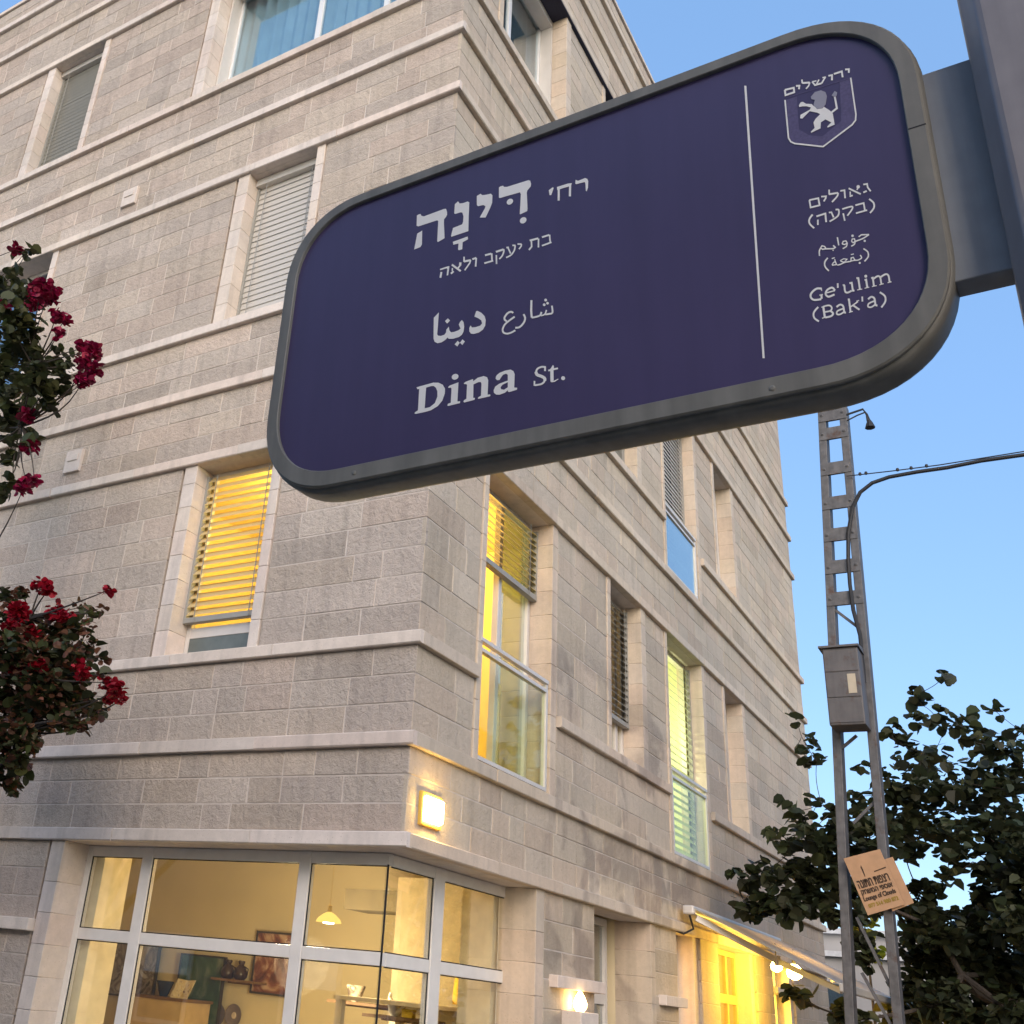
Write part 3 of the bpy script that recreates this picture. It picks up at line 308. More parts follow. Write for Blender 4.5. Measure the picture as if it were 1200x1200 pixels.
 'q2': "30616,-7573 30890,-7398 30858,-7198 30544,-7398|30890,-7398 31636,-7631 31650,-7446 30858,-7198|31611,-7446 31493,-7507 31558,-7692 31675,-7632|31493,-7507 31326,-7594 31390,-7781 31558,-7692|31326,-7594 31138,-7685 31196,-7874 31390,-7781|31138,-7685 30959,-7753 31006,-7946 31196,-7874|30959,-7753 30776,-7792 30812,-7988 31006,-7946|30776,-7792 30578,-7816 30608,-8013 30812,-7988|30578,-7816 30389,-7834 30421,-8031 30608,-8013|30389,-7834 30235,-7859 30279,-8054 30421,-8031|30235,-7859 30126,-7898 30190,-8086 30279,-8054|30126,-7898 30053,-7943 30135,-8120 30190,-8086|30053,-7943 30009,-7982 30097,-8154 30135,-8120|30009,-7982 29979,-8007 30066,-8180 30097,-8154|31250,-8274 31227,-8346 31179,-8387 31119,-8388 31063,-8346 31026,-8275 31018,-8192 31042,-8120 31090,-8078 31150,-8078 31206,-8120 31243,-8191|29855,-7877 29950,-7631 29873,-7449 29744,-7784|29950,-7631 30079,-7655 30178,-7506 29873,-7449|30079,-7655 30111,-7847 30250,-7939 30178,-7506|30111,-7847 29973,-7966 29965,-8183 30250,-7939|29973,-7966 29842,-7777 29757,-7884 29965,-8183|30112,-7892 30095,-7970 30225,-8041 30242,-7964|30095,-7970 30073,-8079 30201,-8157 30225,-8041|30073,-8079 30044,-8182 30164,-8287 30201,-8157|30044,-8182 30007,-8250 30103,-8399 30164,-8287|30007,-8250 29945,-8293 30007,-8466 30103,-8399|29945,-8293 29852,-8327 29898,-8506 30007,-8466|29852,-8327 29757,-8351 29798,-8531 29898,-8506|29757,-8351 29689,-8369 29731,-8548 29798,-8531|30114,-7171 30087,-7253 30032,-7301 29963,-7300 29898,-7253 29856,-7170 29846,-7074 29873,-6992 29929,-6944 29998,-6944 30063,-6992 30105,-7075|28879,-7903 29004,-7622 28928,-7446 28769,-7801|29004,-7622 29204,-7640 29282,-7478 28928,-7446|29204,-7640 29268,-7837 29432,-7945 29282,-7478|29268,-7837 29082,-7927 29092,-8110 29432,-7945|29082,-7927 28844,-7776 28804,-7928 29092,-8110|29284,-7857 29268,-7943 29400,-8009 29416,-7925|29268,-7943 29247,-8062 29377,-8135 29400,-8009|29247,-8062 29217,-8174 29339,-8278 29377,-8135|29217,-8174 29176,-8249 29273,-8399 29339,-8278|29176,-8249 29103,-8298 29164,-8472 29273,-8399|29103,-8298 28992,-8337 29037,-8517 29164,-8472|28992,-8337 28878,-8365 28920,-8545 29037,-8517|28878,-8365 28799,-8386 28841,-8566 28920,-8545|28352,-6737 28384,-7896 28526,-7916 28495,-6758|28136,-7974 27941,-7647 27826,-7762 28021,-8089|28097,-7928 28054,-7958 28133,-8131 28175,-8102|28054,-7958 27998,-7998 28070,-8177 28133,-8131|27998,-7998 27930,-8029 27976,-8220 28070,-8177|27930,-8029 27837,-8037 27850,-8230 27976,-8220|27837,-8037 27692,-8006 27683,-8195 27850,-8230|27692,-8006 27500,-7945 27485,-8132 27683,-8195|27500,-7945 27302,-7877 27288,-8065 27485,-8132|27302,-7877 27132,-7826 27125,-8015 27288,-8065|27132,-7826 26998,-7797 26999,-7988 27125,-8015|26998,-7797 26884,-7779 26891,-7972 26999,-7988|26884,-7779 26795,-7769 26803,-7962 26891,-7972|26795,-7769 26732,-7761 26740,-7954 26803,-7962|26609,-7672 26745,-7473 26700,-7266 26509,-7547|26745,-7473 26947,-7599 27038,-7479 26700,-7266|26947,-7599 27008,-7785 27200,-7964 27038,-7479|27008,-7785 26758,-7773 26715,-7942 27200,-7964|26758,-7773 26602,-7555 26516,-7664 26715,-7942|26500,-7580 26465,-7634 26577,-7767 26612,-7711|26465,-7634 26413,-7715 26528,-7842 26577,-7767|26413,-7715 26357,-7822 26482,-7931 26528,-7842|26357,-7822 26314,-7956 26450,-8031 26482,-7931|26314,-7956 26295,-8129 26433,-8174 26450,-8031|26295,-8129 26287,-8327 26426,-8360 26433,-8174|26287,-8327 26285,-8510 26424,-8540 26426,-8360|26285,-8510 26283,-8634 26422,-8665 26424,-8540|27893,-8387 27880,-8430 27851,-8455 27814,-8455 27780,-8430 27757,-8387 27752,-8338 27766,-8295 27795,-8270 27831,-8270 27866,-8294 27888,-8337",
 'q2b': "30851,-9273 30928,-9373 31023,-9234 30946,-9135|30928,-9373 31039,-9514 31137,-9379 31023,-9234|31039,-9514 31143,-9665 31257,-9553 31137,-9379|31143,-9665 31208,-9802 31343,-9736 31257,-9553|31208,-9802 31236,-9935 31382,-9921 31343,-9736|31236,-9935 31245,-10081 31394,-10109 31382,-9921|31245,-10081 31232,-10225 31377,-10294 31394,-10109|31232,-10225 31197,-10354 31329,-10470 31377,-10294|31197,-10354 31119,-10483 31230,-10633 31329,-10470|31119,-10483 30998,-10619 31096,-10783 31230,-10633|30998,-10619 30872,-10741 30967,-10908 31096,-10783|30872,-10741 30784,-10827 30880,-10993 30967,-10908|30437,-9960 30465,-10045 30584,-9987 30557,-9904|30465,-10045 30505,-10161 30628,-10112 30584,-9987|30505,-10161 30530,-10262 30664,-10263 30628,-10112|30530,-10262 30526,-10308 30653,-10413 30664,-10263|30526,-10308 30492,-10345 30568,-10506 30653,-10413|30492,-10345 30408,-10387 30459,-10560 30568,-10506|30408,-10387 30305,-10417 30341,-10594 30459,-10560|30305,-10417 30209,-10432 30229,-10612 30341,-10594|30209,-10432 30117,-10425 30117,-10604 30229,-10612|30117,-10425 30016,-10398 30002,-10574 30117,-10604|30016,-10398 29921,-10366 29904,-10540 30002,-10574|29921,-10366 29854,-10343 29837,-10518 29904,-10540|30454,-10997 30431,-11068 30383,-11109 30323,-11110 30267,-11070 30231,-11000 30223,-10918 30246,-10847 30294,-10806 30354,-10805 30410,-10845 30447,-10915|29551,-10409 29606,-10087 29509,-9927 29436,-10356|29606,-10087 29739,-10089 29816,-9931 29509,-9927|29739,-10089 29815,-10363 29982,-10534 29816,-9931|29815,-10363 29486,-10338 29494,-10497 29982,-10534|29580,-9649 29883,-9645 29868,-9500 29565,-9504|29512,-10375 29392,-10357 29393,-10529 29514,-10547|29392,-10357 29217,-10329 29220,-10502 29393,-10529|29217,-10329 29024,-10305 29032,-10478 29220,-10502|29024,-10305 28849,-10297 28869,-10471 29032,-10478|28849,-10297 28698,-10316 28733,-10489 28869,-10471|28698,-10316 28559,-10354 28601,-10524 28733,-10489|28559,-10354 28436,-10391 28477,-10562 28601,-10524|28436,-10391 28334,-10414 28364,-10588 28477,-10562|28334,-10414 28250,-10418 28264,-10592 28364,-10588|28250,-10418 28177,-10411 28181,-10585 28264,-10592|28177,-10411 28116,-10401 28117,-10574 28181,-10585|28116,-10401 28072,-10394 28074,-10567 28117,-10574|28417,-10079 28802,-9933 28796,-9779 28375,-9938|28802,-9933 29008,-10047 29219,-10025 28796,-9779|29008,-10047 28797,-10247 28820,-10414 29219,-10025|28797,-10247 28461,-10032 28425,-10162 28820,-10414|27582,-10350 27708,-10119 27624,-9985 27481,-10245|27708,-10119 27866,-10027 27940,-9800 27624,-9985|27866,-10027 27920,-10295 28076,-10470 27940,-9800|27920,-10295 27525,-10253 27531,-10413 28076,-10470|27957,-9914 27929,-9613 27821,-9612 27848,-9913|27595,-9512 27907,-9473 27882,-9327 27570,-9366|27131,-9108 27061,-9180 27164,-9350 27235,-9277|27061,-9180 26956,-9284 27064,-9451 27164,-9350|26956,-9284 26846,-9415 26967,-9565 27064,-9451|26846,-9415 26763,-9565 26903,-9681 26967,-9565|26763,-9565 26719,-9731 26870,-9807 26903,-9681|26719,-9731 26698,-9910 26853,-9952 26870,-9807|26698,-9910 26701,-10098 26855,-10104 26853,-9952|26701,-10098 26730,-10291 26877,-10252 26855,-10104|26730,-10291 26802,-10497 26935,-10418 26877,-10252|26802,-10497 26906,-10708 27028,-10608 26935,-10418|26906,-10708 27006,-10890 27126,-10786 27028,-10608|27006,-10890 27074,-11015 27194,-10912 27126,-10786",
 'q3': "26209,-12930 26118,-12887 26070,-13143 26163,-13187|26118,-12887 25981,-12820 25942,-13081 26070,-13143|25981,-12820 25813,-12761 25809,-13035 25942,-13081|25813,-12761 25638,-12754 25691,-13030 25809,-13035|25638,-12754 25466,-12818 25563,-13078 25691,-13030|25466,-12818 25294,-12924 25413,-13170 25563,-13078|25294,-12924 25136,-13052 25274,-13283 25413,-13170|25136,-13052 25010,-13188 25173,-13392 25274,-13283|25010,-13188 24924,-13335 25111,-13498 25173,-13392|24924,-13335 24868,-13499 25073,-13610 25111,-13498|24868,-13499 24845,-13672 25058,-13718 25073,-13610|24845,-13672 24859,-13845 25066,-13811 25058,-13718|24859,-13845 24912,-14012 25096,-13905 25066,-13811|24912,-14012 24999,-14172 25151,-14007 25096,-13905|24999,-14172 25117,-14314 25228,-14100 25151,-14007|25117,-14314 25265,-14425 25324,-14172 25228,-14100|25265,-14425 25460,-14490 25473,-14222 25324,-14172|25460,-14490 25684,-14524 25677,-14253 25473,-14222|25684,-14524 25890,-14542 25878,-14271 25677,-14253|25890,-14542 26029,-14556 26019,-14285 25878,-14271|25985,-13842 25964,-14358 26172,-14407 26194,-13891|25875,-13923 26244,-13934 26232,-13788 25863,-13776|26110,-12988 26103,-13353 26215,-13376 26223,-13011|26624,-13860 27522,-13830 27502,-13653 26604,-13682|27600,-13697 27564,-13599 27387,-13687 27424,-13787|27564,-13599 27509,-13446 27337,-13548 27387,-13687|27509,-13446 27427,-13274 27284,-13438 27337,-13548|27427,-13274 27301,-13143 27242,-13394 27284,-13438|27301,-13143 27145,-13120 27173,-13384 27242,-13394|27145,-13120 26988,-13149 27054,-13406 27173,-13384|26988,-13149 26838,-13209 26929,-13456 27054,-13406|26838,-13209 26711,-13286 26829,-13517 26929,-13456|26711,-13286 26607,-13388 26752,-13593 26829,-13517|26607,-13388 26518,-13517 26685,-13689 26752,-13593|26518,-13517 26452,-13665 26641,-13788 26685,-13689|26452,-13665 26424,-13827 26627,-13867 26641,-13788|26424,-13827 26446,-14000 26638,-13953 26627,-13867|26446,-14000 26506,-14175 26675,-14058 26638,-13953|26506,-14175 26606,-14336 26728,-14145 26675,-14058|26606,-14336 26748,-14447 26789,-14192 26728,-14145|26748,-14447 26933,-14466 26905,-14205 26789,-14192|26933,-14466 27138,-14435 27086,-14178 26905,-14205|27138,-14435 27326,-14391 27270,-14135 27086,-14178|27326,-14391 27453,-14363 27398,-14106 27270,-14135|27791,-12843 27749,-13456 27923,-13504 27965,-12891|28387,-13458 28421,-13449 28359,-13205 28330,-13212|28421,-13449 28453,-13438 28420,-13184 28359,-13205|28453,-13438 28433,-13435 28533,-13206 28420,-13184|28433,-13435 28422,-13413 28608,-13358 28533,-13206|28422,-13413 28426,-13527 28615,-13557 28608,-13358|28426,-13527 28417,-13744 28605,-13785 28615,-13557|28417,-13744 28410,-13982 28599,-14001 28605,-13785|28410,-13982 28429,-14191 28611,-14140 28599,-14001|28429,-14191 28491,-14343 28635,-14199 28611,-14140|28491,-14343 28579,-14445 28667,-14236 28635,-14199|28579,-14445 28678,-14500 28714,-14262 28667,-14236|28678,-14500 28782,-14526 28772,-14277 28714,-14262|28782,-14526 28904,-14515 28854,-14270 28772,-14277|28904,-14515 29034,-14472 28964,-14233 28854,-14270|29034,-14472 29148,-14424 29074,-14187 28964,-14233|29148,-14424 29225,-14393 29152,-14155 29074,-14187|29054,-13370 29196,-13385 29379,-13156 29046,-13121|29196,-13385 29213,-14405 29396,-14216 29379,-13156|29213,-14405 29446,-14480 29470,-14240 29396,-14216|29798,-12943 29907,-12978 30100,-12782 29824,-12691|29907,-12978 29914,-14368 30107,-14394 30100,-12782|29738,-14427 30247,-14466 30243,-14343 29733,-14304|30602,-13460 30654,-13460 30844,-13202 30581,-13202|30654,-13460 30664,-14352 30856,-14375 30844,-13202|30489,-14439 30960,-14436 30950,-14313 30479,-14316|30910,-12918 30879,-13011 30816,-13066 30737,-13068 30663,-13016 30615,-12925 30604,-12818 30635,-12724 30699,-12669 30778,-12667 30851,-12719 30900,-12811|31274,-13416 31329,-13415 31512,-13169 31254,-13169|31329,-13415 31333,-14359 31515,-14383 31512,-13169|31231,-14451 31696,-14468 31689,-14346 31224,-14329|31525,-13573 31604,-13522 31514,-13308 31436,-13359|31604,-13522 31715,-13447 31629,-13231 31514,-13308|31715,-13447 31827,-13384 31759,-13157 31629,-13231|31827,-13384 31908,-13361 31881,-13122 31759,-13157|31908,-13361 31961,-13368 31987,-13138 31881,-13122|31961,-13368 32001,-13390 32085,-13191 31987,-13138|32001,-13390 32031,-13427 32169,-13297 32085,-13191|32031,-13427 32058,-13502 32226,-13452 32169,-13297|32058,-13502 32077,-13670 32251,-13674 32226,-13452|32077,-13670 32081,-13919 32255,-13942 32251,-13674|32081,-13919 32078,-14169 32252,-14195 32255,-13942|32078,-14169 32077,-14341 32251,-14367 32252,-14195|31972,-14453 32399,-14438 32388,-14316 31960,-14331|32181,-13587 32282,-13533 32204,-13313 32103,-13367|32282,-13533 32427,-13454 32352,-13232 32204,-13313|32427,-13454 32574,-13385 32515,-13157 32352,-13232|32574,-13385 32683,-13359 32660,-13122 32515,-13157|32683,-13359 32752,-13369 32779,-13140 32660,-13122|32752,-13369 32803,-13397 32885,-13198 32779,-13140|32803,-13397 32841,-13442 32974,-13305 32885,-13198|32841,-13442 32871,-13517 33036,-13457 32974,-13305|32871,-13517 32892,-13673 33065,-13671 33036,-13457|32892,-13673 32897,-13905 33070,-13926 33065,-13671|32897,-13905 32894,-14137 33066,-14164 33070,-13926|32894,-14137 32892,-14299 33065,-14324 33066,-14164|32785,-14450 33169,-14443 33158,-14301 32773,-14309",
 'q3b': "25551,-15232 25450,-15331 25578,-15537 25680,-15437|25450,-15331 25300,-15475 25432,-15677 25578,-15537|25300,-15475 25144,-15648 25291,-15833 25432,-15677|25144,-15648 25028,-15836 25201,-15979 25291,-15833|25028,-15836 24970,-16036 25159,-16124 25201,-15979|24970,-16036 24948,-16245 25142,-16284 25159,-16124|24948,-16245 24959,-16457 25150,-16444 25142,-16284|24959,-16457 25005,-16664 25181,-16583 25150,-16444|25005,-16664 25109,-16865 25253,-16724 25181,-16583|25109,-16865 25250,-17050 25373,-16880 25253,-16724|25250,-17050 25384,-17200 25501,-17025 25373,-16880|25384,-17200 25472,-17302 25591,-17129 25501,-17025|26025,-15429 26063,-16830 26285,-16855 26249,-15455|25944,-15543 26235,-15477 26207,-15355 25916,-15421|25896,-16981 26265,-16937 26242,-16795 25872,-16838|26149,-15551 26267,-15548 26243,-15330 26125,-15333|26267,-15548 26436,-15542 26415,-15324 26243,-15330|26436,-15542 26605,-15547 26602,-15331 26415,-15324|26605,-15547 26724,-15575 26765,-15370 26602,-15331|26724,-15575 26796,-15629 26888,-15461 26765,-15370|26796,-15629 26855,-15706 26982,-15584 26888,-15461|26855,-15706 26893,-15789 27046,-15722 26982,-15584|26893,-15789 26908,-15854 27076,-15860 27046,-15722|26908,-15854 26903,-15917 27066,-15996 27076,-15860|26903,-15917 26877,-15992 27020,-16126 27066,-15996|26877,-15992 26830,-16060 26942,-16238 27020,-16126|26830,-16060 26765,-16104 26831,-16314 26942,-16238|26765,-16104 26650,-16120 26674,-16336 26831,-16314|26650,-16120 26480,-16109 26488,-16325 26674,-16336|26480,-16109 26310,-16087 26314,-16303 26488,-16325|26310,-16087 26191,-16073 26196,-16289 26314,-16303|26733,-16295 26788,-16366 26918,-16194 26864,-16124|26788,-16366 26866,-16464 27002,-16299 26918,-16194|26866,-16464 26927,-16555 27090,-16430 27002,-16299|26927,-16555 26945,-16601 27146,-16581 27090,-16430|26945,-16601 26943,-16631 27136,-16726 27146,-16581|26943,-16631 26924,-16681 27089,-16849 27136,-16726|26924,-16681 26884,-16730 27008,-16949 27089,-16849|26884,-16730 26819,-16768 26893,-17017 27008,-16949|26819,-16768 26694,-16788 26730,-17043 26893,-17017|26694,-16788 26511,-16789 26531,-17045 26730,-17043|26511,-16789 26328,-16781 26345,-17037 26531,-17045|26328,-16781 26200,-16776 26218,-17032 26345,-17037|27524,-16017 27594,-15970 27490,-15739 27420,-15785|27594,-15970 27693,-15904 27594,-15669 27490,-15739|27693,-15904 27789,-15852 27718,-15602 27594,-15669|27789,-15852 27857,-15839 27845,-15578 27718,-15602|27857,-15839 27909,-15857 27963,-15617 27845,-15578|27909,-15857 27966,-15897 28070,-15694 27963,-15617|27966,-15897 28015,-15957 28164,-15811 28070,-15694|28015,-15957 28051,-16037 28235,-15969 28164,-15811|28051,-16037 28072,-16180 28266,-16180 28235,-15969|28072,-16180 28077,-16393 28272,-16417 28266,-16180|28077,-16393 28078,-16617 28272,-16631 28272,-16417|28078,-16617 28093,-16811 28282,-16753 28272,-16631|28093,-16811 28159,-16955 28284,-16757 28282,-16753|28159,-16955 28259,-17006 28272,-16751 28284,-16757|28259,-17006 28319,-17003 28298,-16750 28272,-16751|28319,-17003 28345,-17004 28330,-16751 28298,-16750|28136,-16206 28015,-16222 28049,-16435 28170,-16419|28015,-16222 27837,-16243 27874,-16456 28049,-16435|27837,-16243 27649,-16278 27700,-16488 27874,-16456|27649,-16278 27496,-16336 27588,-16532 27700,-16488|27496,-16336 27400,-16442 27536,-16589 27588,-16532|27400,-16442 27347,-16576 27506,-16663 27536,-16589|27347,-16576 27330,-16715 27498,-16734 27506,-16663|27330,-16715 27351,-16851 27502,-16764 27498,-16734|27351,-16851 27427,-16953 27515,-16781 27502,-16764|27427,-16953 27527,-17015 27567,-16813 27515,-16781|27527,-17015 27636,-17049 27643,-16837 27567,-16813|27636,-17049 27747,-17058 27719,-16843 27643,-16837|27747,-17058 27869,-17027 27810,-16820 27719,-16843|27869,-17027 27996,-16970 27924,-16769 27810,-16820|27996,-16970 28109,-16910 28034,-16710 27924,-16769|28109,-16910 28186,-16870 28112,-16670 28034,-16710|28677,-15425 28708,-15435 28903,-15239 28702,-15176|28708,-15435 28712,-16905 28906,-16931 28903,-15239|28654,-17031 29052,-16999 29037,-16878 28638,-16910|28901,-16410 29698,-15942 29631,-15774 28833,-16242|29523,-15823 29801,-15807 29787,-15685 29509,-15701|29091,-16296 29649,-17023 29777,-16854 29220,-16126|30065,-15324 30015,-15970 30183,-16015 30233,-15369|30737,-15980 30798,-15931 30689,-15711 30628,-15758|30798,-15931 30883,-15863 30779,-15638 30689,-15711|30883,-15863 30965,-15810 30890,-15567 30779,-15638|30965,-15810 31021,-15797 31009,-15539 30890,-15567|31021,-15797 31069,-15813 31121,-15575 31009,-15539|31069,-15813 31124,-15851 31225,-15649 31121,-15575|31124,-15851 31171,-15910 31318,-15765 31225,-15649|31171,-15910 31205,-15990 31386,-15927 31318,-15765|31205,-15990 31222,-16139 31412,-16144 31386,-15927|31222,-16139 31222,-16362 31411,-16389 31412,-16144|31222,-16362 31219,-16598 31408,-16612 31411,-16389|31219,-16598 31233,-16803 31417,-16747 31408,-16612|31233,-16803 31297,-16951 31430,-16776 31417,-16747|31297,-16951 31389,-17021 31442,-16785 31430,-16776|31389,-17021 31453,-17038 31480,-16795 31442,-16785|31453,-17038 31486,-17050 31518,-16809 31480,-16795|31282,-16159 31163,-16185 31203,-16393 31322,-16368|31163,-16185 30988,-16221 31031,-16429 31203,-16393|30988,-16221 30804,-16269 30860,-16474 31031,-16429|30804,-16269 30656,-16338 30747,-16526 30860,-16474|30656,-16338 30564,-16443 30694,-16587 30747,-16526|30564,-16443 30511,-16573 30665,-16660 30694,-16587|30511,-16573 30493,-16708 30656,-16728 30665,-16660|30493,-16708 30512,-16840 30660,-16760 30656,-16728|30512,-16840 30581,-16944 30675,-16782 30660,-16760|30581,-16944 30676,-17013 30725,-16818 30675,-16782|30676,-17013 30781,-17054 30796,-16846 30725,-16818|30781,-17054 30892,-17066 30867,-16854 30796,-16846|30892,-17066 31012,-17033 30954,-16830 30867,-16854|31012,-17033 31138,-16969 31066,-16774 30954,-16830|31138,-16969 31249,-16904 31174,-16710 31066,-16774|31249,-16904 31325,-16860 31250,-16666 31174,-16710|31844,-15422 31933,-15537 32051,-15370 31963,-15256|31933,-15537 32061,-15698 32183,-15536 32051,-15370|32061,-15698 32180,-15870 32320,-15733 32183,-15536|32180,-15870 32252,-16020 32418,-15941 32320,-15733|32252,-16020 32278,-16158 32458,-16146 32418,-15941|32278,-16158 32281,-16308 32461,-16348 32458,-16146|32281,-16308 32260,-16462 32434,-16546 32461,-16348|32260,-16462 32217,-16608 32378,-16737 32434,-16546|32217,-16608 32133,-16763 32274,-16928 32378,-16737|32133,-16763 32006,-16932 32135,-17113 32274,-16928|32006,-16932 31875,-17085 32002,-17269 32135,-17113|31875,-17085 31784,-17194 31911,-17377 32002,-17269",
 'divider': "19805,20274 20074,20142 19498,-20357 19261,-20293",
}
# ------------------------------------------------------------------ ground
def rect(x0, x1, y0, y1, z):
    m = MB(); m.face([(x0, y0, z), (x1, y0, z), (x1, y1, z), (x0, y1, z)]); return m
ASPH = plain('asphalt', (.05, .05, .052), .9, var=.2, nscale=20, bump=.003, bscale=200)
PAVE = plain('concrete_paving', (.19, .175, .155), .9, var=.15, nscale=6, bump=.002)
EARTH = plain('dry_ground', (.09, .075, .06), .95, var=.25, nscale=2)
KERBM = plain('kerb_stone', (.38, .36, .33), .85, var=.1)
struct('ground', rect(-400, 400, -400, 400, -.16), EARTH)
m = MB(); m.face([(-4.7, -60, -.13), (-1.9, -60, -.13), (-1.9, 60, -.13), (-4.7, 60, -.13)]); m.face([(-1.9, -9, -.126), (80, -9, -.126), (80, -4.5, -.126), (-1.9, -4.5, -.126)])
struct('road', m, ASPH)
m = MB()
m.box(-1.78, 40, -4.38, -.005, -.15, 0); m.box(-1.78, -.005, -.005, 40, -.15, -.001)
m.box(-40, -4.82, -60, 60, -.15, 0)
struct('pavement', m, PAVE)
m = MB()
m.box(-1.9, -1.781, -4.5, 40, -.15, .004); m.box(-1.78, 40, -4.5, -4.381, -.15, .004); m.box(-4.819, -4.7, -60, 60, -.15, .004)
struct('kerb', m, KERBM)
m = MB()
for y in range(-40, 40, 4): m.box(-3.36, -3.24, y, y + 2, -.129, -.122)
struct('road_marking', m, plain('road_paint', (.7, .7, .68), .8, var=.15))

# ------------------------------------------------------------------ apartment building
LEN = {'L': 12.0, 'R': 12.95}
def pt(F, u, d, z): return (d, u, z) if F == 'L' else (u, d, z)
def fbox(mb, F, u0, u1, d0, d1, z0, z1, tint=(1, 1, 1), mi=0):
    if F == 'L': mb.box(d0, d1, u0, u1, z0, z1, tint, mi)
    else: mb.box(u0, u1, d0, d1, z0, z1, tint, mi)
rng = random.Random(7)
def tintv(r=rng, s=.062):
    v = r.gauss(1, s); k = r.random()
    h = (1.025, .985, .96) if k < .3 else ((.99, .995, .985) if k < .5 else ((1.015, 1.0, .96) if k < .75 else (1, 1, 1)))
    return (v * h[0], v * h[1], v * h[2])

H = 3.275
SLATGC = plain('olive_grey_blind_slat', (.20, .19, .155), .6, var=.06)
COURSES = {  # name: bottom height
    'lintel': [2.735, 5.93, 9.28, 12.78], 'string': [3.385, 6.66, 10.04, 13.54], 'sill': [4.085, 7.36, 10.75], 'top': [14.31]}
CH = .095
tops = sorted(sum(COURSES.values(), []))
ZONES = []
zz = 0.0
for t in tops: ZONES.append((zz, t)); zz = t + CH
ZONES.append((zz, 14.78))

# windows: facade, u0, u1, z0, z1, kind, left jamb, right jamb ('g' strip with groove, 's' plain strip, '' none)
WIN = [
 ('L', 1.52, 2.385, 4.18, 5.93, 'lit_blind'), ('L', 1.53, 2.385, 7.455, 9.28, 'white_blind'), ('L', 5.40, 6.36, 10.845, 12.78, 'grey_blind'),
 ('L', .55, 3.375, 10.845, 12.78, 'curtain'), ('L', 5.30, 6.70, 7.455, 9.28, 'dark_glass'), ('L', 5.30, 6.36, 4.18, 5.93, 'white_blind'),
 ('R', .95, 2.265, 3.48, 5.93, 'french_lit'), ('R', 3.73, 4.65, 4.18, 5.93, 'grey_blind_part'), ('R', 5.535, 6.885, 3.48, 5.93, 'french_green'), ('R', 7.90, 8.76, 4.18, 5.93, 'dark_glass'),
 ('R', .95, 2.265, 6.755, 9.28, 'french_white'), ('R', 3.73, 4.65, 7.455, 9.28, 'grey_blind'), ('R', 5.66, 6.97, 6.755, 9.28, 'french_white'), ('R', 7.98, 8.87, 7.455, 9.28, 'dark_glass'),
 ('R', .80, 2.445, 10.845, 12.78, 'curtain'), ('R', 3.73, 4.65, 10.845, 12.78, 'grey_blind'), ('R', 5.66, 6.97, 10.845, 12.78, 'dark_glass'), ('R', 7.98, 8.87, 10.845, 12.78, 'dark_glass'),
]
SHOPL = ('L', -.02, 3.10, .40, 2.735, 'shop'); SHOPR = ('R', -.02, 2.05, .40, 2.735, 'shop')
DOOR = ('R', 3.37, 4.72, 0, 2.735, 'door')
E1 = ('R', 5.63, 6.22, 0, 2.735, 'lit_door'); E2 = ('R', 7.12, 8.52, 0, 2.735, 'cafe_door'); E3 = ('R', 9.60, 10.55, 1.2, 2.735, 'cafe_window')
OPEN = WIN + [SHOPL, SHOPR, DOOR, E1, E2, E3]

B = thing('apartment_building', 'four storey pale limestone corner block with string courses, shuttered windows and a glazed corner shop', 'building', (0, 0, 0))

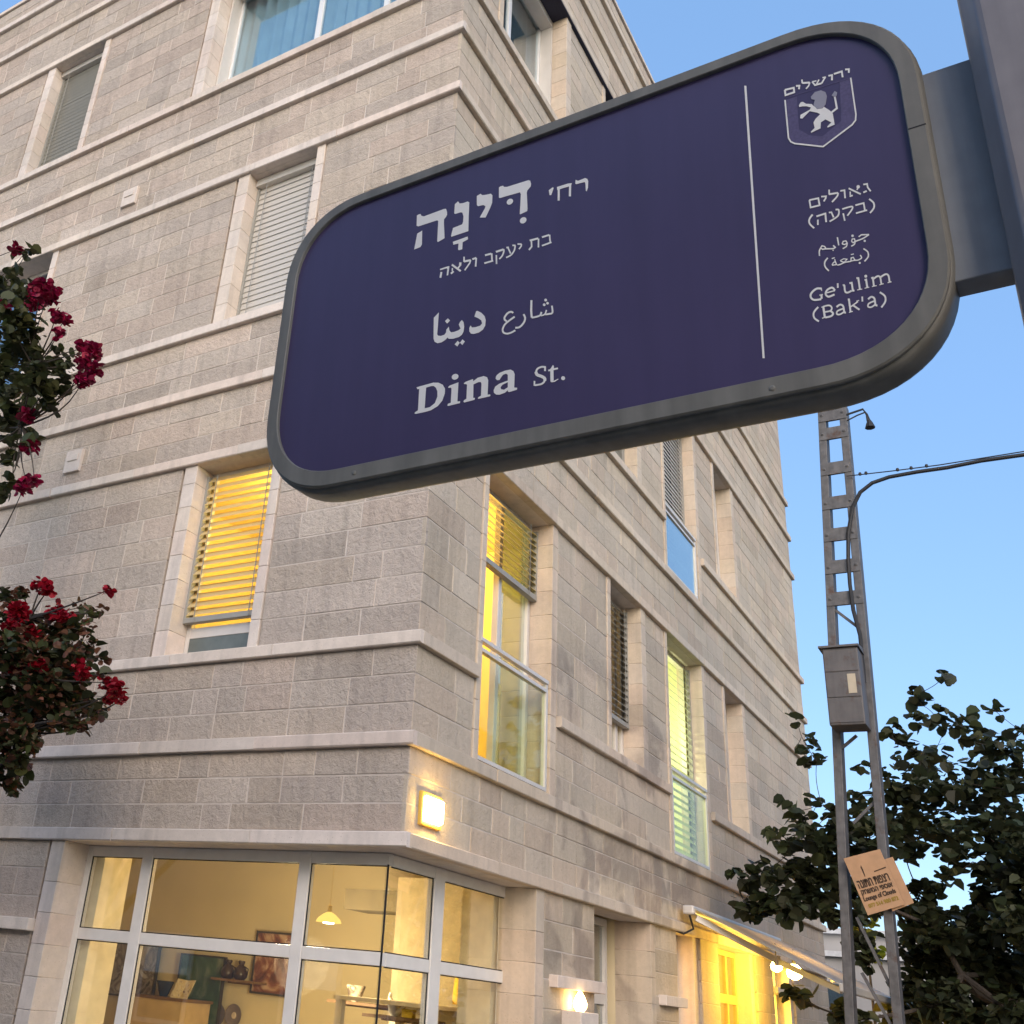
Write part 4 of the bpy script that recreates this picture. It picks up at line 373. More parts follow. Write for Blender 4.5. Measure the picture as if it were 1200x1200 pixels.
BACK0, BACK1 = .032, .30
for F in 'LR':
    ops = [o for o in OPEN if o[0] == F]
    mb = MB()                                                       # the wall core: front, back and the reveals of its openings
    us = sorted({BACK0, LEN[F]} | {min(max(o[i], BACK0), LEN[F]) for o in ops for i in (1, 2)})
    zs = sorted({0.0, 14.82} | {o[i] for o in ops for i in (3, 4)})
    for i in range(len(us) - 1):
        for j in range(len(zs) - 1):
            uc, zc = (us[i] + us[i + 1]) / 2, (zs[j] + zs[j + 1]) / 2
            if any(o[1] < uc < o[2] and o[3] < zc < o[4] for o in ops): continue
            for d in (BACK0, BACK1): mb.face([pt(F, us[i], d, zs[j]), pt(F, us[i + 1], d, zs[j]), pt(F, us[i + 1], d, zs[j + 1]), pt(F, us[i], d, zs[j + 1])])
    for o in ops:
        u0, u1, z0, z1 = o[1:5]
        c0 = u0
        if o is SHOPR: c0 = BACK1 + .001
        if o is SHOPL: c0 = BACK0
        for z in (z0, z1):
            if z > 0: mb.face([pt(F, c0, BACK0, z), pt(F, u1, BACK0, z), pt(F, u1, BACK1, z), pt(F, c0, BACK1, z)])
        for u in (u0, u1):
            if u > 0: mb.face([pt(F, u, BACK0, z0), pt(F, u, BACK1, z0), pt(F, u, BACK1, z1), pt(F, u, BACK0, z1)])
    # bedded stones, row by row
    st = MB(); mo = MB()
    LEDG = {'L': [(3.255, 12.0, 2.06, 2.15)], 'R': [(2.34, 3.365, 2.05, 2.14), (4.95, 5.625, 2.03, 2.12)]}[F]
    def gaps(zb, zt):
        g = []
        for o in ops:
            if o[3] < zt - .02 and o[4] > zb + .02:
                a, b = o[1], o[2]
                if o[5] == 'shop': b += .15 + .03; a = -1
                elif F == 'L': a -= .10; b += .15 + .028
                else: a -= .08; b += .12 + .028
                g.append((a, b))
        return sorted(g)
    for zi, (z0, z1) in enumerate(ZONES):
        rows = max(1, round((z1 - z0) / .208)); h = (z1 - z0) / rows
        for r in range(rows):
            za, zb = z0 + r * h, z0 + (r + 1) * h
            iv = []; x = 0.0
            for a, b in gaps(za, zb):
                if a > x + .03: iv.append((x, a))
                x = max(x, b)
            if x < LEN[F] - .03: iv.append((x, LEN[F]))
            for a, b in iv:
                mo.face([pt(F, a + .002, .0022, za + .0005), pt(F, b - .002, .0022, za + .0005), pt(F, b - .002, .0022, zb - .0005), pt(F, a + .002, .0022, zb - .0005)])
                u = a
                while u < b - 1e-6:
                    L = rng.choice([.28, .38, .46, .55, .62, .74]) * rng.uniform(.9, 1.12)
                    if b - u - L < .22: L = b - u
                    e = min(b, u + L)
                    g = .0042; p = rng.uniform(.0, .004); bv = .0035
                    f0, f1, h0, h1 = u + g, e - g, za + g, zb - g
                    if e == b and b == LEN[F]: f1 = b
                    if u == 0: f0 = -.001
                    t = tintv(); t = tuple(min(1.25, c) for c in t)
                    b0 = len(st.v)
                    for d, q in ((.03, 0), (-p + bv, 0), (-p, bv)):
                        st.v += [pt(F, f0 + q, d, h0 + q), pt(F, f1 - q, d, h0 + q), pt(F, f1 - q, d, h1 - q), pt(F, f0 + q, d, h1 - q)]
                    for rr in range(2):
                        for k in range(4):
                            k2 = (k + 1) % 4; st.f.append((b0 + rr * 4 + k, b0 + rr * 4 + k2, b0 + rr * 4 + 4 + k2, b0 + rr * 4 + 4 + k)); st.t.append(t); st.m.append(0)
                    st.f.append((b0 + 8, b0 + 9, b0 + 10, b0 + 11)); st.t.append(t); st.m.append(0)
                    u = e
    wall = obj('wall', st, SR_L if F == 'L' else SR_R, B)
    obj('wall_core', mb, SS, wall, fixn=False); obj('mortar_joints', mo, MORT, wall, fixn=False)
    # string courses
    spans = {}
    for k, zl in COURSES.items():
        for z in zl:
            iv = [(-.05, LEN[F] + .05)]
            if k == 'sill':
                cut = [(o[1] - .085, o[2] + .15) for o in WIN if o[0] == F and o[5].startswith('french') and o[3] < z < o[4]]
                for c in cut:
                    iv = [q for a, b in iv for q in ((a, min(b, c[0])), (max(a, c[1]), b)) if q[1] - q[0] > .05]
            for a, b in iv:
                cs = MB()
                u = a if F == 'L' else max(a, -.0495 if False else .0205)
                if F == 'R' and a < 0: u = -.0
                while u < b - 1e-6:
                    L = rng.uniform(.9, 1.35)
                    if b - u - L < .4: L = b - u
                    e = min(b, u + L); t = tintv(s=.045); c = rng.uniform(.004, .010); jd = rng.uniform(-.003, .003)
                    prof = [(.03, z + jd * .5), (-.05 + c + jd, z + jd * .5), (-.05 + jd, z + c), (-.05 + jd, z + CH - c), (-.05 + c + jd, z + CH - .001), (.03, z + CH - .001)]
                    g = .0022
                    b0 = len(cs.v)
                    for uu in (u + g, e - g): cs.v += [pt(F, uu, d, zc) for d, zc in prof]
                    n = len(prof)
                    for i in range(n):
                        i2 = (i + 1) % n; cs.f.append((b0 + i, b0 + i2, b0 + n + i2, b0 + n + i)); cs.t.append(t); cs.m.append(0)
                    cs.f.append(tuple(b0 + i for i in range(n))); cs.f.append(tuple(b0 + n + i for i in reversed(range(n)))); cs.t += [t, t]; cs.m += [0, 0]
                    u = e
                obj({'lintel': 'lintel_course', 'string': 'string_course', 'sill': 'sill_course', 'top': 'cornice'}[k], cs, SS_R if F == 'R' else SS, B)
    for a, b, z0, z1 in LEDG: lg = MB(); fbox(lg, F, a, b, -.075, .02, z0, z1, tintv(s=.03)); obj('ledge', lg, SS, B, bevel=.006)
# rest of the shell
mb = MB()
mb.box(LEN['R'] - .3, LEN['R'] - .001, .33, LEN['L'] - .002, 0, 14.8); mb.box(.33, LEN['R'] - .301, LEN['L'] - .3, LEN['L'] - .001, 0, 14.8)
obj('rear_wall', mb, SR_L, B)
mb = MB(); mb.box(.301, LEN['R'] - .302, .301, LEN['L'] - .302, 14.2, 14.4); obj('roof', mb, PAVE, B)
mb = MB()
for F in 'LR':
    u = -.03 if F == 'L' else .30
    while u < LEN[F]:
        e = min(LEN[F] + .03, u + 1.1); fbox(mb, F, u + .001, e - .001, -.03, .28, 14.79, 14.85, tintv(s=.03)); u = e
obj('coping', mb, SS, B)
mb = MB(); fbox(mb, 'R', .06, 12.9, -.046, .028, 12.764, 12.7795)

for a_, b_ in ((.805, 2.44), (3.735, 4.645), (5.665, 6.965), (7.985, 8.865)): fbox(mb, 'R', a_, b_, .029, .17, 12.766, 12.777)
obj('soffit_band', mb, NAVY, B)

def jambs(win, F, u0, u1, z0, z1, depth=.2, wl=.09, wr=.14, proud=.014, zb=None):
    for s, wd in ((0, wl), (1, wr)):
        if not wd: continue
        mb = MB()
        a, b = (u0 - wd, u0 + .004) if s == 0 else (u1 - .004, u1 + wd)
        z = z0
        while z < z1 - 1e-6:
            h = .225 if z1 - z > .34 else z1 - z
            fbox(mb, F, a, b, -proud, depth, z + .0012, z + h - .0012, tintv(s=.035)); z += h
        obj('jamb', mb, SS_R if F == 'R' else SS, win, bevel=.004)
def frame(mb, F, u0, u1, z0, z1, d, w=.05, t=.05, mull=()):
    fbox(mb, F, u0, u1, d, d + t, z0, z0 + w); fbox(mb, F, u0, u1, d, d + t, z1 - w, z1)
    fbox(mb, F, u0, u0 + w, d + .001, d + t - .001, z0 + w, z1 - w); fbox(mb, F, u1 - w, u1, d + .001, d + t - .001, z0 + w, z1 - w)
    for x in mull: fbox(mb, F, x - w * .6, x + w * .6, d + .002, d + t - .002, z0 + w, z1 - w)
def pane(win, F, u0, u1, z0, z1, d, mat=None, name='pane'):
    mb = MB(); fbox(mb, F, u0, u1, d, d + .008, z0, z1); return obj(name, mb, mat or GLASS, win)
def blind(win, F, u0, u1, z0, z1, d, mat, pitch=.068, ang=60, tape=True, wd=.078):
    mb = MB(); z = z1 - .03; a = math.radians(ang); n = 0
    while z > z0 + .05:
        dd, dz = math.cos(a) * wd / 2, math.sin(a) * wd / 2; t = .0015
        j = rng.uniform(-.004, .004)
        p = [pt(F, u0, d - dd, z - dz + j), pt(F, u1, d - dd, z - dz + j), pt(F, u1, d + dd, z + dz + j), pt(F, u0, d + dd, z + dz + j)]
        q = [pt(F, u0, d - dd, z - dz + t * 2 + j), pt(F, u1, d - dd, z - dz + t * 2 + j), pt(F, u1, d + dd, z + dz + t * 2 + j), pt(F, u0, d + dd, z + dz + t * 2 + j)]
        mb.hexa(p + q); z -= pitch; n += 1
    o = obj('blind', mb, mat, win)
    rb = MB(); fbox(rb, F, u0, u1, d - .03, d + .03, z0, z0 + .045)
    obj('bottom_rail', rb, SLATG if mat in (SLATY, SLATG) else ALUW, win)
    for x in (u0 - .012, u1 + .012): gr = MB(); fbox(gr, F, x - .012, x + .012, d - .025, d + .025, z0 - .0, z1); obj('guide_rail', gr, SLATG, win)
    if tape:
        for x in (u0 + (u1 - u0) * .14, u0 + (u1 - u0) * .86): gr = MB(); fbox(gr, F, x - .004, x + .004, d - .046, d - .043, z0, z1); obj('ladder_tape', gr, SLATG, win)
    return o
def room(win, F, u0, u1, z0, z1, dep, mat, light=None, d0=.302, name='room'):
    mb = MB(); d1 = d0 + dep
    for z in (z0, z1): mb.face([pt(F, u0, d0, z), pt(F, u1, d0, z), pt(F, u1, d1, z), pt(F, u0, d1, z)])
    for u in (u0, u1): mb.face([pt(F, u, d0, z0), pt(F, u, d1, z0), pt(F, u, d1, z1), pt(F, u, d0, z1)])
    mb.face([pt(F, u0, d1, z0), pt(F, u1, d1, z0), pt(F, u1, d1, z1), pt(F, u0, d1, z1)])
    o = obj(name, mb, mat, win, fixn=False)
    if light:
        p, col, pw, r = light
        l = bpy.data.lights.new('room_lamp', 'POINT'); l.energy = pw; l.color = col; l.shadow_soft_size = r
        lo = bpy.data.objects.new('room_lamp', l); COL.objects.link(lo); lo.location = pt(F, *p); lo.parent = o
    return o
def corner_room(win):        # one lit room behind the two windows at the corner of the first floor
    mb = MB(); a, x1, y1, z0, z1 = .302, 3.0, 3.2, 3.1, 6.08
    for z in (z0, z1): mb.face([(a, a, z), (x1, a, z), (x1, y1, z), (a, y1, z)])
    mb.face([(x1, a, z0), (x1, y1, z0), (x1, y1, z1), (x1, a, z1)]); mb.face([(a, y1, z0), (x1, y1, z0), (x1, y1, z1), (a, y1, z1)])
    o = obj('room', mb, PLY, win, fixn=False)
    for p, pw in (((1.0, 1.9, 5.7), 18), ((1.9, 1.3, 5.6), 34)):
        l = bpy.data.lights.new('room_lamp', 'POINT'); l.energy = pw; l.color = (1, .78, .30); l.shadow_soft_size = .12
        lo = bpy.data.objects.new('room_lamp', l); COL.objects.link(lo); lo.location = p; lo.parent = o
def curtain(win, F, u0, u1, z0, z1, d, mat, amp=.035, per=.16):
    mb = MB(); n = int((u1 - u0) / .02); b = len(mb.v)
    for i in range(n + 1):
        u = u0 + (u1 - u0) * i / n; dd = d + amp * math.sin(u * 2 * PI / per + 1.3 * math.sin(u * 3.1)) * (1 + .3 * math.sin(u * 7))
        mb.v += [pt(F, u, dd, z0), pt(F, u, dd, z1)]
    for i in range(n): mb.f.append((2 * i, 2 * i + 2, 2 * i + 3, 2 * i + 1)); mb.t.append((1, 1, 1)); mb.m.append(0)
    return obj('curtain', mb, mat, win, smooth=True, fixn=False)
def railing(win, F, u0, u1, z0, z1, mat):
    mb = MB()
    for z, h, dd in ((z1 - .03, .03, -.02), (z1 - .105, .028, -.012), (z0, .03, -.012)): fbox(mb, F, u0, u1, dd, dd + .045, z, z + h)
    for u in (u0, u1 - .03): fbox(mb, F, u, u + .03, -.012, .03, z0 + .031, z1 - .106)
    for u in (u0 + .001, u1 - .029): fbox(mb, F, u, u + .028, -.010, .028, z1 - .076, z1 - .031)
    r = obj('railing', mb, ALU, win)
    pm = MB(); fbox(pm, F, u0 + .031, u1 - .031, .004, .014, z0 + .031, z1 - .106)
    obj('railing_glass', pm, mat, win)

for F, u0, u1, z0, z1, kind in WIN:
    D = .2
    if kind == 'curtain': D = .36
    fm = MB()
    if kind == 'curtain':
        ml = (2.07, 1.155) if F == 'L' else (1.60,)
        frame(fm, F, u0, u1, z0, z1, D - .04, .055, .05, ml)
        win = obj('window', fm, ALUW, B, bevel=.003)
        jambs(win, F, u0, u1, z0, z1, .17)
        for a_, b_ in ((u0 + .006, u0 + .03), (u1 - .03, u1 - .006)): lb = MB(); fbox(lb, F, a_, b_, .172, D - .042, z0 + .002, z1 - .105); obj('liner', lb, ALU, win)
        pane(win, F, u0 + .04, u1 - .04, z0 + .04, z1 - .04, D - .02, GLASSC)
        curtain(win, F, u0 - .05, u1 + .05, z0 - .1, z1 + .05, D + .07, CURT if F == 'L' else CURTD)
        hb = MB(); fbox(hb, F, u0 + .006, u1 - .006, .172, D - .045, z1 - .10, z1 - .012); obj('head_board', hb, ALU, win)
        continue
    if kind == 'dark_glass':
        frame(fm, F, u0, u1, z0, z1, D, .05, .05, ((u0 + u1) / 2,))
        win = obj('window', fm, ALU, B, bevel=.003); jambs(win, F, u0, u1, z0, z1, D)
        pane(win, F, u0 + .04, u1 - .04, z0 + .04, z1 - .04, D + .02, GLASSB)
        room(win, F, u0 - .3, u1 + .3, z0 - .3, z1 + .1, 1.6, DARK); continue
    if kind in ('white_blind', 'grey_blind'):
        frame(fm, F, u0, u1, z0, z1, D, .05, .05)
        win = obj('window', fm, ALU, B, bevel=.003); jambs(win, F, u0, u1, z0, z1, D)
        blind(win, F, u0 + .03, u1 - .03, z0 + .01, z1 - .09, D - .04, SLATW if kind == 'white_blind' else SLATGC, ang=83 if kind == 'white_blind' else 86)
        hb = MB(); fbox(hb, F, u0 + .005, u1 - .005, D - .10, D - .003, z1 - .085, z1 - .004); obj('head_board', hb, ALU, win)
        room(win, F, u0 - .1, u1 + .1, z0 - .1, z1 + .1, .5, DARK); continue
    if kind == 'grey_blind_part':
        frame(fm, F, u0, u1, z0, z1, D, .05, .05, (u1 - .2,))
        win = obj('window', fm, ALU, B, bevel=.003); jambs(win, F, u0, u1, z0, z1, D)
        blind(win, F, u0 + .03, u1 - .03, z0 + .42, z1 - .05, D - .04, SLATG, ang=40)
        pane(win, F, u0 + .04, u1 - .04, z0 + .04, z1 - .04, D + .02)
        room(win, F, u0 - .4, u1 + .4, z0 - .4, z1 + .1, 1.6, PLY, ((u0 + .4, 1.3, z1 - .4), (1, .8, .45), 3, .1)); continue
    if kind == 'lit_blind':
        frame(fm, F, u0, u1, z0, z1, D, .045, .05); fbox(fm, F, u0 + .046, u1 - .046, D, D + .05, z0 + .21, z0 + .30)
        win = obj('window', fm, ALU, B, bevel=.003); jambs(win, F, u0, u1, z0, z1, D)
        blind(win, F, u0 + .03, u1 - .03, 4.505, z1 - .055, D - .045, SLATY, pitch=.073, ang=52, wd=.08)
        pane(win, F, u0 + .04, u1 - .04, z0 + .04, z1 - .04, D + .02)
        lp_ = MB(); fbox(lp_, F, u0 + .05, u1 - .05, D + .005, D + .018, z0 + .047, z0 + .209); obj('lower_pane_reflection', lp_, plain('grey_green_pane_reflection', (.13, .15, .14), .35), win)  # opaque sheet with the lower pane's dark reflection put into its colour
        corner_room(win); continue
    if kind == 'french_lit':
        frame(fm, F, u0, u1, z0, z1, D, .05, .06, (u0 + .70,))
        win = obj('window', fm, ALU, B, bevel=.003); jambs(win, F, u0, u1, z0, z1, D, wl=.075, wr=.115)
        blind(win, F, u0 + .03, u1 - .03, 5.19, z1 - .06, D - .04, SLATY, pitch=.06, ang=35, wd=.07)
        pane(win, F, u0 + .75, u1 - .05, z0 + .05, z1 - .05, D + .03, GLASSB)
        sh = MB(); fbox(sh, F, u0 + .05, u0 + .52, .9, .93, 3.4, 5.3); obj('wardrobe_panel', sh, PLY, win)
        railing(win, F, u0 - .03, u1 - .06, 3.50, 4.43, GLASSR); continue
    if kind == 'french_green':
        frame(fm, F, u0, u1, z0, z1, D, .05, .06, (u0 + .66,))
        win = obj('window', fm, ALU, B, bevel=.003); jambs(win, F, u0, u1, z0, z1, D, wl=.075, wr=.115)
        blind(win, F, u0 + .03, u1 - .03, z0 + .03, z1 - .06, D - .04, SLATC, pitch=.082, ang=48, wd=.085)
        room(win, F, u0 - .5, u1 + .5, z0 - .1, z1 + .2, 2.0, PLG, ((6.2, .75, 4.9), (.95, 1.0, .62), 26, .25))
        railing(win, F, u0 + .02, u1 - .03, 3.50, 4.40, GLASSR); continue
    if kind == 'french_white':
        frame(fm, F, u0, u1, z0, z1, D, .05, .06, ((u0 + u1) / 2,))
        win = obj('window', fm, ALU, B, bevel=.003); jambs(win, F, u0, u1, z0, z1, D, wl=.075, wr=.115)
        blind(win, F, u0 + .03, u1 - .03, z0 + .45, z1 - .06, D - .04, SLATW, pitch=.06, ang=74, wd=.066)
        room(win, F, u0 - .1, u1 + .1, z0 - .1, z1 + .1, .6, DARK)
        railing(win, F, u0 - .02, u1 - .08, z0 + .03, z0 + .88, GLASSF)

# small stone vent covers on the left wall
for (y, z) in ((4.17, 9.66), (4.065, 6.29)):
    mb = MB(); mb.box(-.035, .02, y - .11, y + .11, z - .12, z + .12); mb.box(-.045, -.034, y - .07, y + .07, z - .0, z + .07)
    obj('vent_cover', mb, SS, B, bevel=.006)

# corner shop front: 25 cm back from both walls
SD = .25
mb = MB()
def fr(F, u0, u1, z0, z1, d0=SD, d1=SD + .06): fbox(mb, F, u0, u1, d0, d1, z0, z1)
for u0, u1 in ((3.045, 3.125), (2.385, 2.49), (.89, .985)): fr('L', u0, u1, .40, 2.733)
for u0, u1 in ((.895, 1.045), (2.05, 2.135)): fr('R', u0, u1, .40, 2.733)
for z0, z1 in ((2.655, 2.732), (2.042, 2.122), (.401, .48)):
    o_ = .004
    for a, b in ((.252, .889), (.986, 2.384), (2.491, 3.044)): fr('L', a, b, z0, z1, SD + o_, SD + .056)
    for a, b in ((.312, .894), (1.046, 2.049)): fr('R', a, b, z0, z1, SD + o_, SD + .056)
shop = obj('shop_window', mb, ALUS, B, bevel=.003)
for F, cols in (('L', ((.262, .889), (.986, 2.384), (2.491, 3.044))), ('R', ((.262, .894), (1.046, 2.049)))):
    for a, b in cols:
        for z0, z1 in ((.481, 2.041), (2.123, 2.654)):
            pm = MB(); fbox(pm, F, a, b, SD + .020, SD + .028, z0, z1); pn = obj('pane', pm, GLASS, shop)
            gm_ = MB(); g_ = .007
            a2 = a + (.05 if F == 'R' and a < .3 else 0)
            for q in ((a2, b, z0, z0 + g_), (a2, b, z1 - g_, z1)) + (((b - g_, b, z0, z1),) if F == 'L' else ((a2, a2 + g_, z0, z1),) if a > .3 else ((b - g_, b, z0, z1),)) + (((a2, a2 + g_, z0, z1),) if F == 'L' and a > .3 else ()): fbox(gm_, F, q[0], q[1], SD + .012, SD + .019, q[2], q[3])
            obj('gasket', gm_, CABLE, pn)
mb = MB(); mb.box(.252, .262, .252, .262, .48, 2.66); obj('glass_joint', mb, CABLE, shop)
jambs(shop, 'L', 9, 3.10, .40, 2.735, SD + .05, 0, .145)
jambs(shop, 'R', 9, 2.05, .40, 2.735, SD + .05, 0, .15)
mb = MB()       # shop interior
X0, X1, Y0, Y1, Z0, Z1 = .302, 4.6, .302, 7.6, .05, 3.25
mb.face([(X0, Y0, Z0), (X1, Y0, Z0), (X1, Y1, Z0), (X0, Y1, Z0)]); mb.face([(X0, Y0, Z1), (X1, Y0, Z1), (X1, Y1, Z1), (X0, Y1, Z1)])
mb.face([(X1, Y0, Z0), (X1, Y1, Z0), (X1, Y1, Z1), (X1, Y0, Z1)]); mb.face([(X0, Y1, Z0), (X1, Y1, Z0), (X1, Y1, Z1), (X0, Y1, Z1)])
for z0, z1 in ((2.74, Z1),):
    mb.face([(X0, Y0, z0), (X0, Y1, z0), (X0, Y1, z1), (X0, Y0, z1)]); mb.face([(X0, Y0, z0), (X1, Y0, z0), (X1, Y0, z1), (X0, Y0, z1)])
obj('shop_room', mb, PLS, shop, fixn=False)
mb = MB(); mb.box(.32, .62, 2.96, 3.2, .05, 3.2); mb.box(2.02, 2.2, .34, .62, .05, 3.2)
obj('shop_pillar', mb, plain('cream_plaster', (.72, .62, .42), .85), shop)
mb = MB(); pa, pb = at_x(405, 1041, 3.3), at_x(506, 1071, 3.3); mb.box(3.3, 3.75, pb.y, pa.y, pb.z, pa.z); obj('duct_casing', mb, plain('tan_duct_casing', (.15, .12, .075), .8), shop)

# street door beside the shop
mb = MB(); frame(mb, 'R', 3.375, 4.55, .01, 2.73, .36, .07, .06); fbox(mb, 'R', 3.446, 4.479, .362, .418, 1.98, 2.12)
fbox(mb, 'R', 4.08, 4.16, .361, .419, .08, 1.979); fbox(mb, 'R', 4.08, 4.16, .361, .419, 2.121, 2.66)
door = obj('door', mb, ALU, B, bevel=.003)
mb = MB()
for z0, z1 in ((.09, 1.97), (2.13, 2.65)):
    for a, b in ((3.45, 4.075), (4.165, 4.475)): fbox(mb, 'R', a, b, .385, .393, z0, z1)
obj('pane', mb, GLASSB, door)
mb = MB(); fbox(mb, 'R', 4.10, 4.14, .31, .36, 1.86, 1.98); fbox(mb, 'R', 4.0, 4.14, .30, .312, 1.90, 1.925); obj('handle', mb, GREYM, door)
room(door, 'R', 3.2, 4.8, 0, 2.9, 1.5, plain('stairwell_plaster', (.35, .28, .17), .9), d0=.44, name='hallway')
jambs(door, 'R', 3.37, 4.72, .005, 2.735, .45, 0, .12)

# lit entrance, cafe door and window under the awning
mb = MB(); frame(mb, 'R', E1[1], E1[2], .01, 2.73, .2, .06, .05); ed = obj('door', mb, ALU, B); pane(ed, 'R', E1[1] + .05, E1[2] - .05, .06, 2.68, .22)
room(ed, 'R', 5.45, 6.6, 0, 2.9, 1.6, PLY, ((5.95, .9, 2.4), (1, .68, .07), 34, .1), name='hallway')
mb = MB(); frame(mb, 'R', E2[1], E2[2], .01, 2.73, .2, .06, .05, (7.62, 8.1)); fbox(mb, 'R', 7.19, 8.46, .201, .249, 2.15, 2.25); cd = obj('door', mb, plain('ochre_painted_frame', (.55, .40, .16), .5), B); pane(cd, 'R', 7.17, 8.47, .06, 2.68, .22)
room(cd, 'R', 6.9, 8.7, 0, 2.9, 1.4, PLY, ((7.8, 1.2, 2.6), (1, .66, .15), 6, .1))
mb = MB(); frame(mb, 'R', E3[1], E3[2], 1.2, 2.73, .2, .06, .05); fbox(mb, 'R', E3[1] - .1, E3[2] + .5, -.06, .25, 2.36, 2.43); cw = obj('window', mb, ALU, B); pane(cw, 'R', E3[1] + .05, E3[2] - .05, 1.25, 2.68, .22)
room(cw, 'R', 9.3, 10.9, 1.0, 2.9, 1.0, PLY, ((10.05, .8, 2.5), (1, .72, .10), 60, .12))
# ------------------------------------------------------------------ street sign (near the camera)
SH = Vector((0.02089923876, 0.99976358427, 0.00599978146)); SU = Vector((-0.0235827292, -0.0055064626, 0.9997067239)); SN = Vector((-0.9995034152, 0.0210346007, -0.0234620730))
SO = Vector((-5.03154050, -3.24069514, 2.78548547))
def sp(s, u, n): return SO - SH * s + SU * u + SN * n
pole_base = sp(.505, 0, -.03); pole_base = pole_base - SU * (pole_base.z / SU.z)
sign = thing('street_sign', 'dark navy street name sign with white lettering in three scripts, on a taupe pole', 'street sign', pole_base)
def outline(s0, s1, u0, u1, r, off=0, n=14, pw=2.25):
    o = []
    for cs, cu, a0 in ((s1 - r, u1 - r, 0), (s0 + r, u1 - r, 90), (s0 + r, u0 + r, 180), (s1 - r, u0 + r, 270)):
        for i in range(n + 1):
            a = math.radians(a0 + 90 * i / n); c, s_ = math.cos(a), math.sin(a)
            e = 2 / pw; rr = r + off
            o.append((cs + rr * math.copysign(abs(c) ** e, c), cu + rr * math.copysign(abs(s_) ** e, s_)))
    return o
OS = (-.5330, .3900, -.2570, .2600); IS = (-.5125, .3700, -.2325, .2420); RO, RI = .140, .122
rings = [(outline(*IS, RI), -.007), (outline(*IS, RI), -.001), (outline(*IS, RI, .001), 0.0)]
for off, n in ((-.002, 0.0), (.0, -.002), (.0, -.006), (-.0015, -.007), (-.0015, -.009), (.001, -.010), (.0035, -.013), (.0042, -.020), (.0042, -.046), (.003, -.052), (-.001, -.056), (-.003, -.058)):
    rings.append((outline(*OS, RO, off), n))
rings.append((outline(*IS, RI), -.058))
fm = MB()
for r, n in rings: fm.v += [tuple(sp(s, u, n)) for s, u in r]
N = len(rings[0][0])
for i in range(len(rings) - 1):
    for k in range(N):
        k2 = (k + 1) % N; fm.f.append((i * N + k, i * N + k2, (i + 1) * N + k2, (i + 1) * N + k)); fm.t.append((1, 1, 1)); fm.m.append(0)
fro = obj('sign_frame', fm, GREYM, sign, smooth=True)
fm = MB(); fm.face([sp(s, u, -.0062) for s, u in outline(*IS, RI, .001)]); fm.face([sp(s, u, -.056) for s, u in outline(*IS, RI, .001)])
panel = obj('sign_panel', fm, BOARD, sign, fixn=False)
fm = MB()
for (px, py) in ((415, 554), (905, 455)):
    d = ray(px, py); P = CP + d * (((SO - CP).dot(SN)) / d.dot(SN)); s = -(P - SO).dot(SH); u = (P - SO).dot(SU)
    fm.lathe(sp(s, u, 0), [(.0035, -.001), (.0035, .0006), (.002, .0012)], 10, SN)
obj('screw', fm, GREYM, fro)
fm = MB(); fm.hexa([sp(s, u, n) for n in (-.0005, .0003) for s, u in ((.371, .047), (.389, .0472), (.389, .0488), (.371, .0486))]); obj('frame_joint', fm, CABLE, fro)
def lettering(name, keys, mat, n, parent):
    V = []; Fc = []
    for k in keys:
        for poly in GLYPHS[k].split('|'):
            q = [tuple(int(c) * 1e-5 for c in p.split(',')) for p in poly.split()]
            A = sum(q[i][0] * q[(i + 1) % len(q)][1] - q[(i + 1) % len(q)][0] * q[i][1] for i in range(len(q)))
            if A < 0: q.reverse()
            Fc.append(list(range(len(V), len(V) + len(q)))); V += [Vector((a * 100, b * 100)) for a, b in q]
    mb = MB()
    for i, f in enumerate(Fc):      # overlapping strokes are stacked a few microns apart
        mb.face([sp(V[k].x / 100, V[k].y / 100, n + 4e-6 * (i % 40)) for k in f])
    return obj(name, mb, mat, parent, fixn=False)
for k in ('main', 'abbr', 'sub', 'ar_main', 'ar_abbr', 'lat_main', 'lat_abbr', 'city', 'q1', 'q1b', 'q2', 'q2b', 'q3', 'q3b'): lettering('lettering', (k,), LET, -.0056, panel)
lettering('divider_line', ('divider',), LET, -.0056, panel)
lettering('emblem', ('emblem',), LET, -.0055, panel)
lettering('emblem_pattern', ('pattern',), LETP, -.0058, panel)
lettering('emblem_mane', ('grey',), LETG, -.0052, panel)
fm = MB(); fm.hexa([sp(s, u, n) for u in (-.158, .131) for s, n in ((.385, -.046), (.447, -.046), (.447, -.013), (.385, -.013))]); obj('bracket', fm, GREYM2, sign, bevel=.0015)
fm = MB()       # extruded pole with rounded corners and a shallow groove beside each corner
prof = []
for cs, cn, a0, c_ in ((.5825, .040, 0, 0), (.4415, .040, 90, 1), (.4415, -.100, 180, 1), (.5825, -.100, 270, 0)):   # chamfered corners, each edge slightly rounded
    sx, sy = (1 if a0 in (0, 270) else -1), (1 if a0 in (0, 90) else -1)
    A, Bv = (cs, cn - sy * .026), (cs - sx * .016, cn)
    pts_ = [(A[0], A[1] - sy * .004), (A[0] - sx * .001, A[1] + sy * .001), (Bv[0] + sx * .002, Bv[1] - sy * .0022), (Bv[0] - sx * .004, Bv[1])]
    prof += pts_ if a0 in (0, 180) else pts_[::-1]
L0 = (pole_base - sp(.505, 0, -.03)).dot(SU); L1 = 2.2
for l in (L0, L1): fm.v += [tuple(sp(s, l, n)) for s, n in prof]
N = len(prof)
for k in range(N): fm.f.append((k, (k + 1) % N, N + (k + 1) % N, N + k)); fm.t.append((1, 1, 1)); fm.m.append(0)
fm.f += [tuple(range(N)), tuple(range(N, 2 * N))]; fm.t += [(1, 1, 1)] * 2; fm.m += [0, 0]
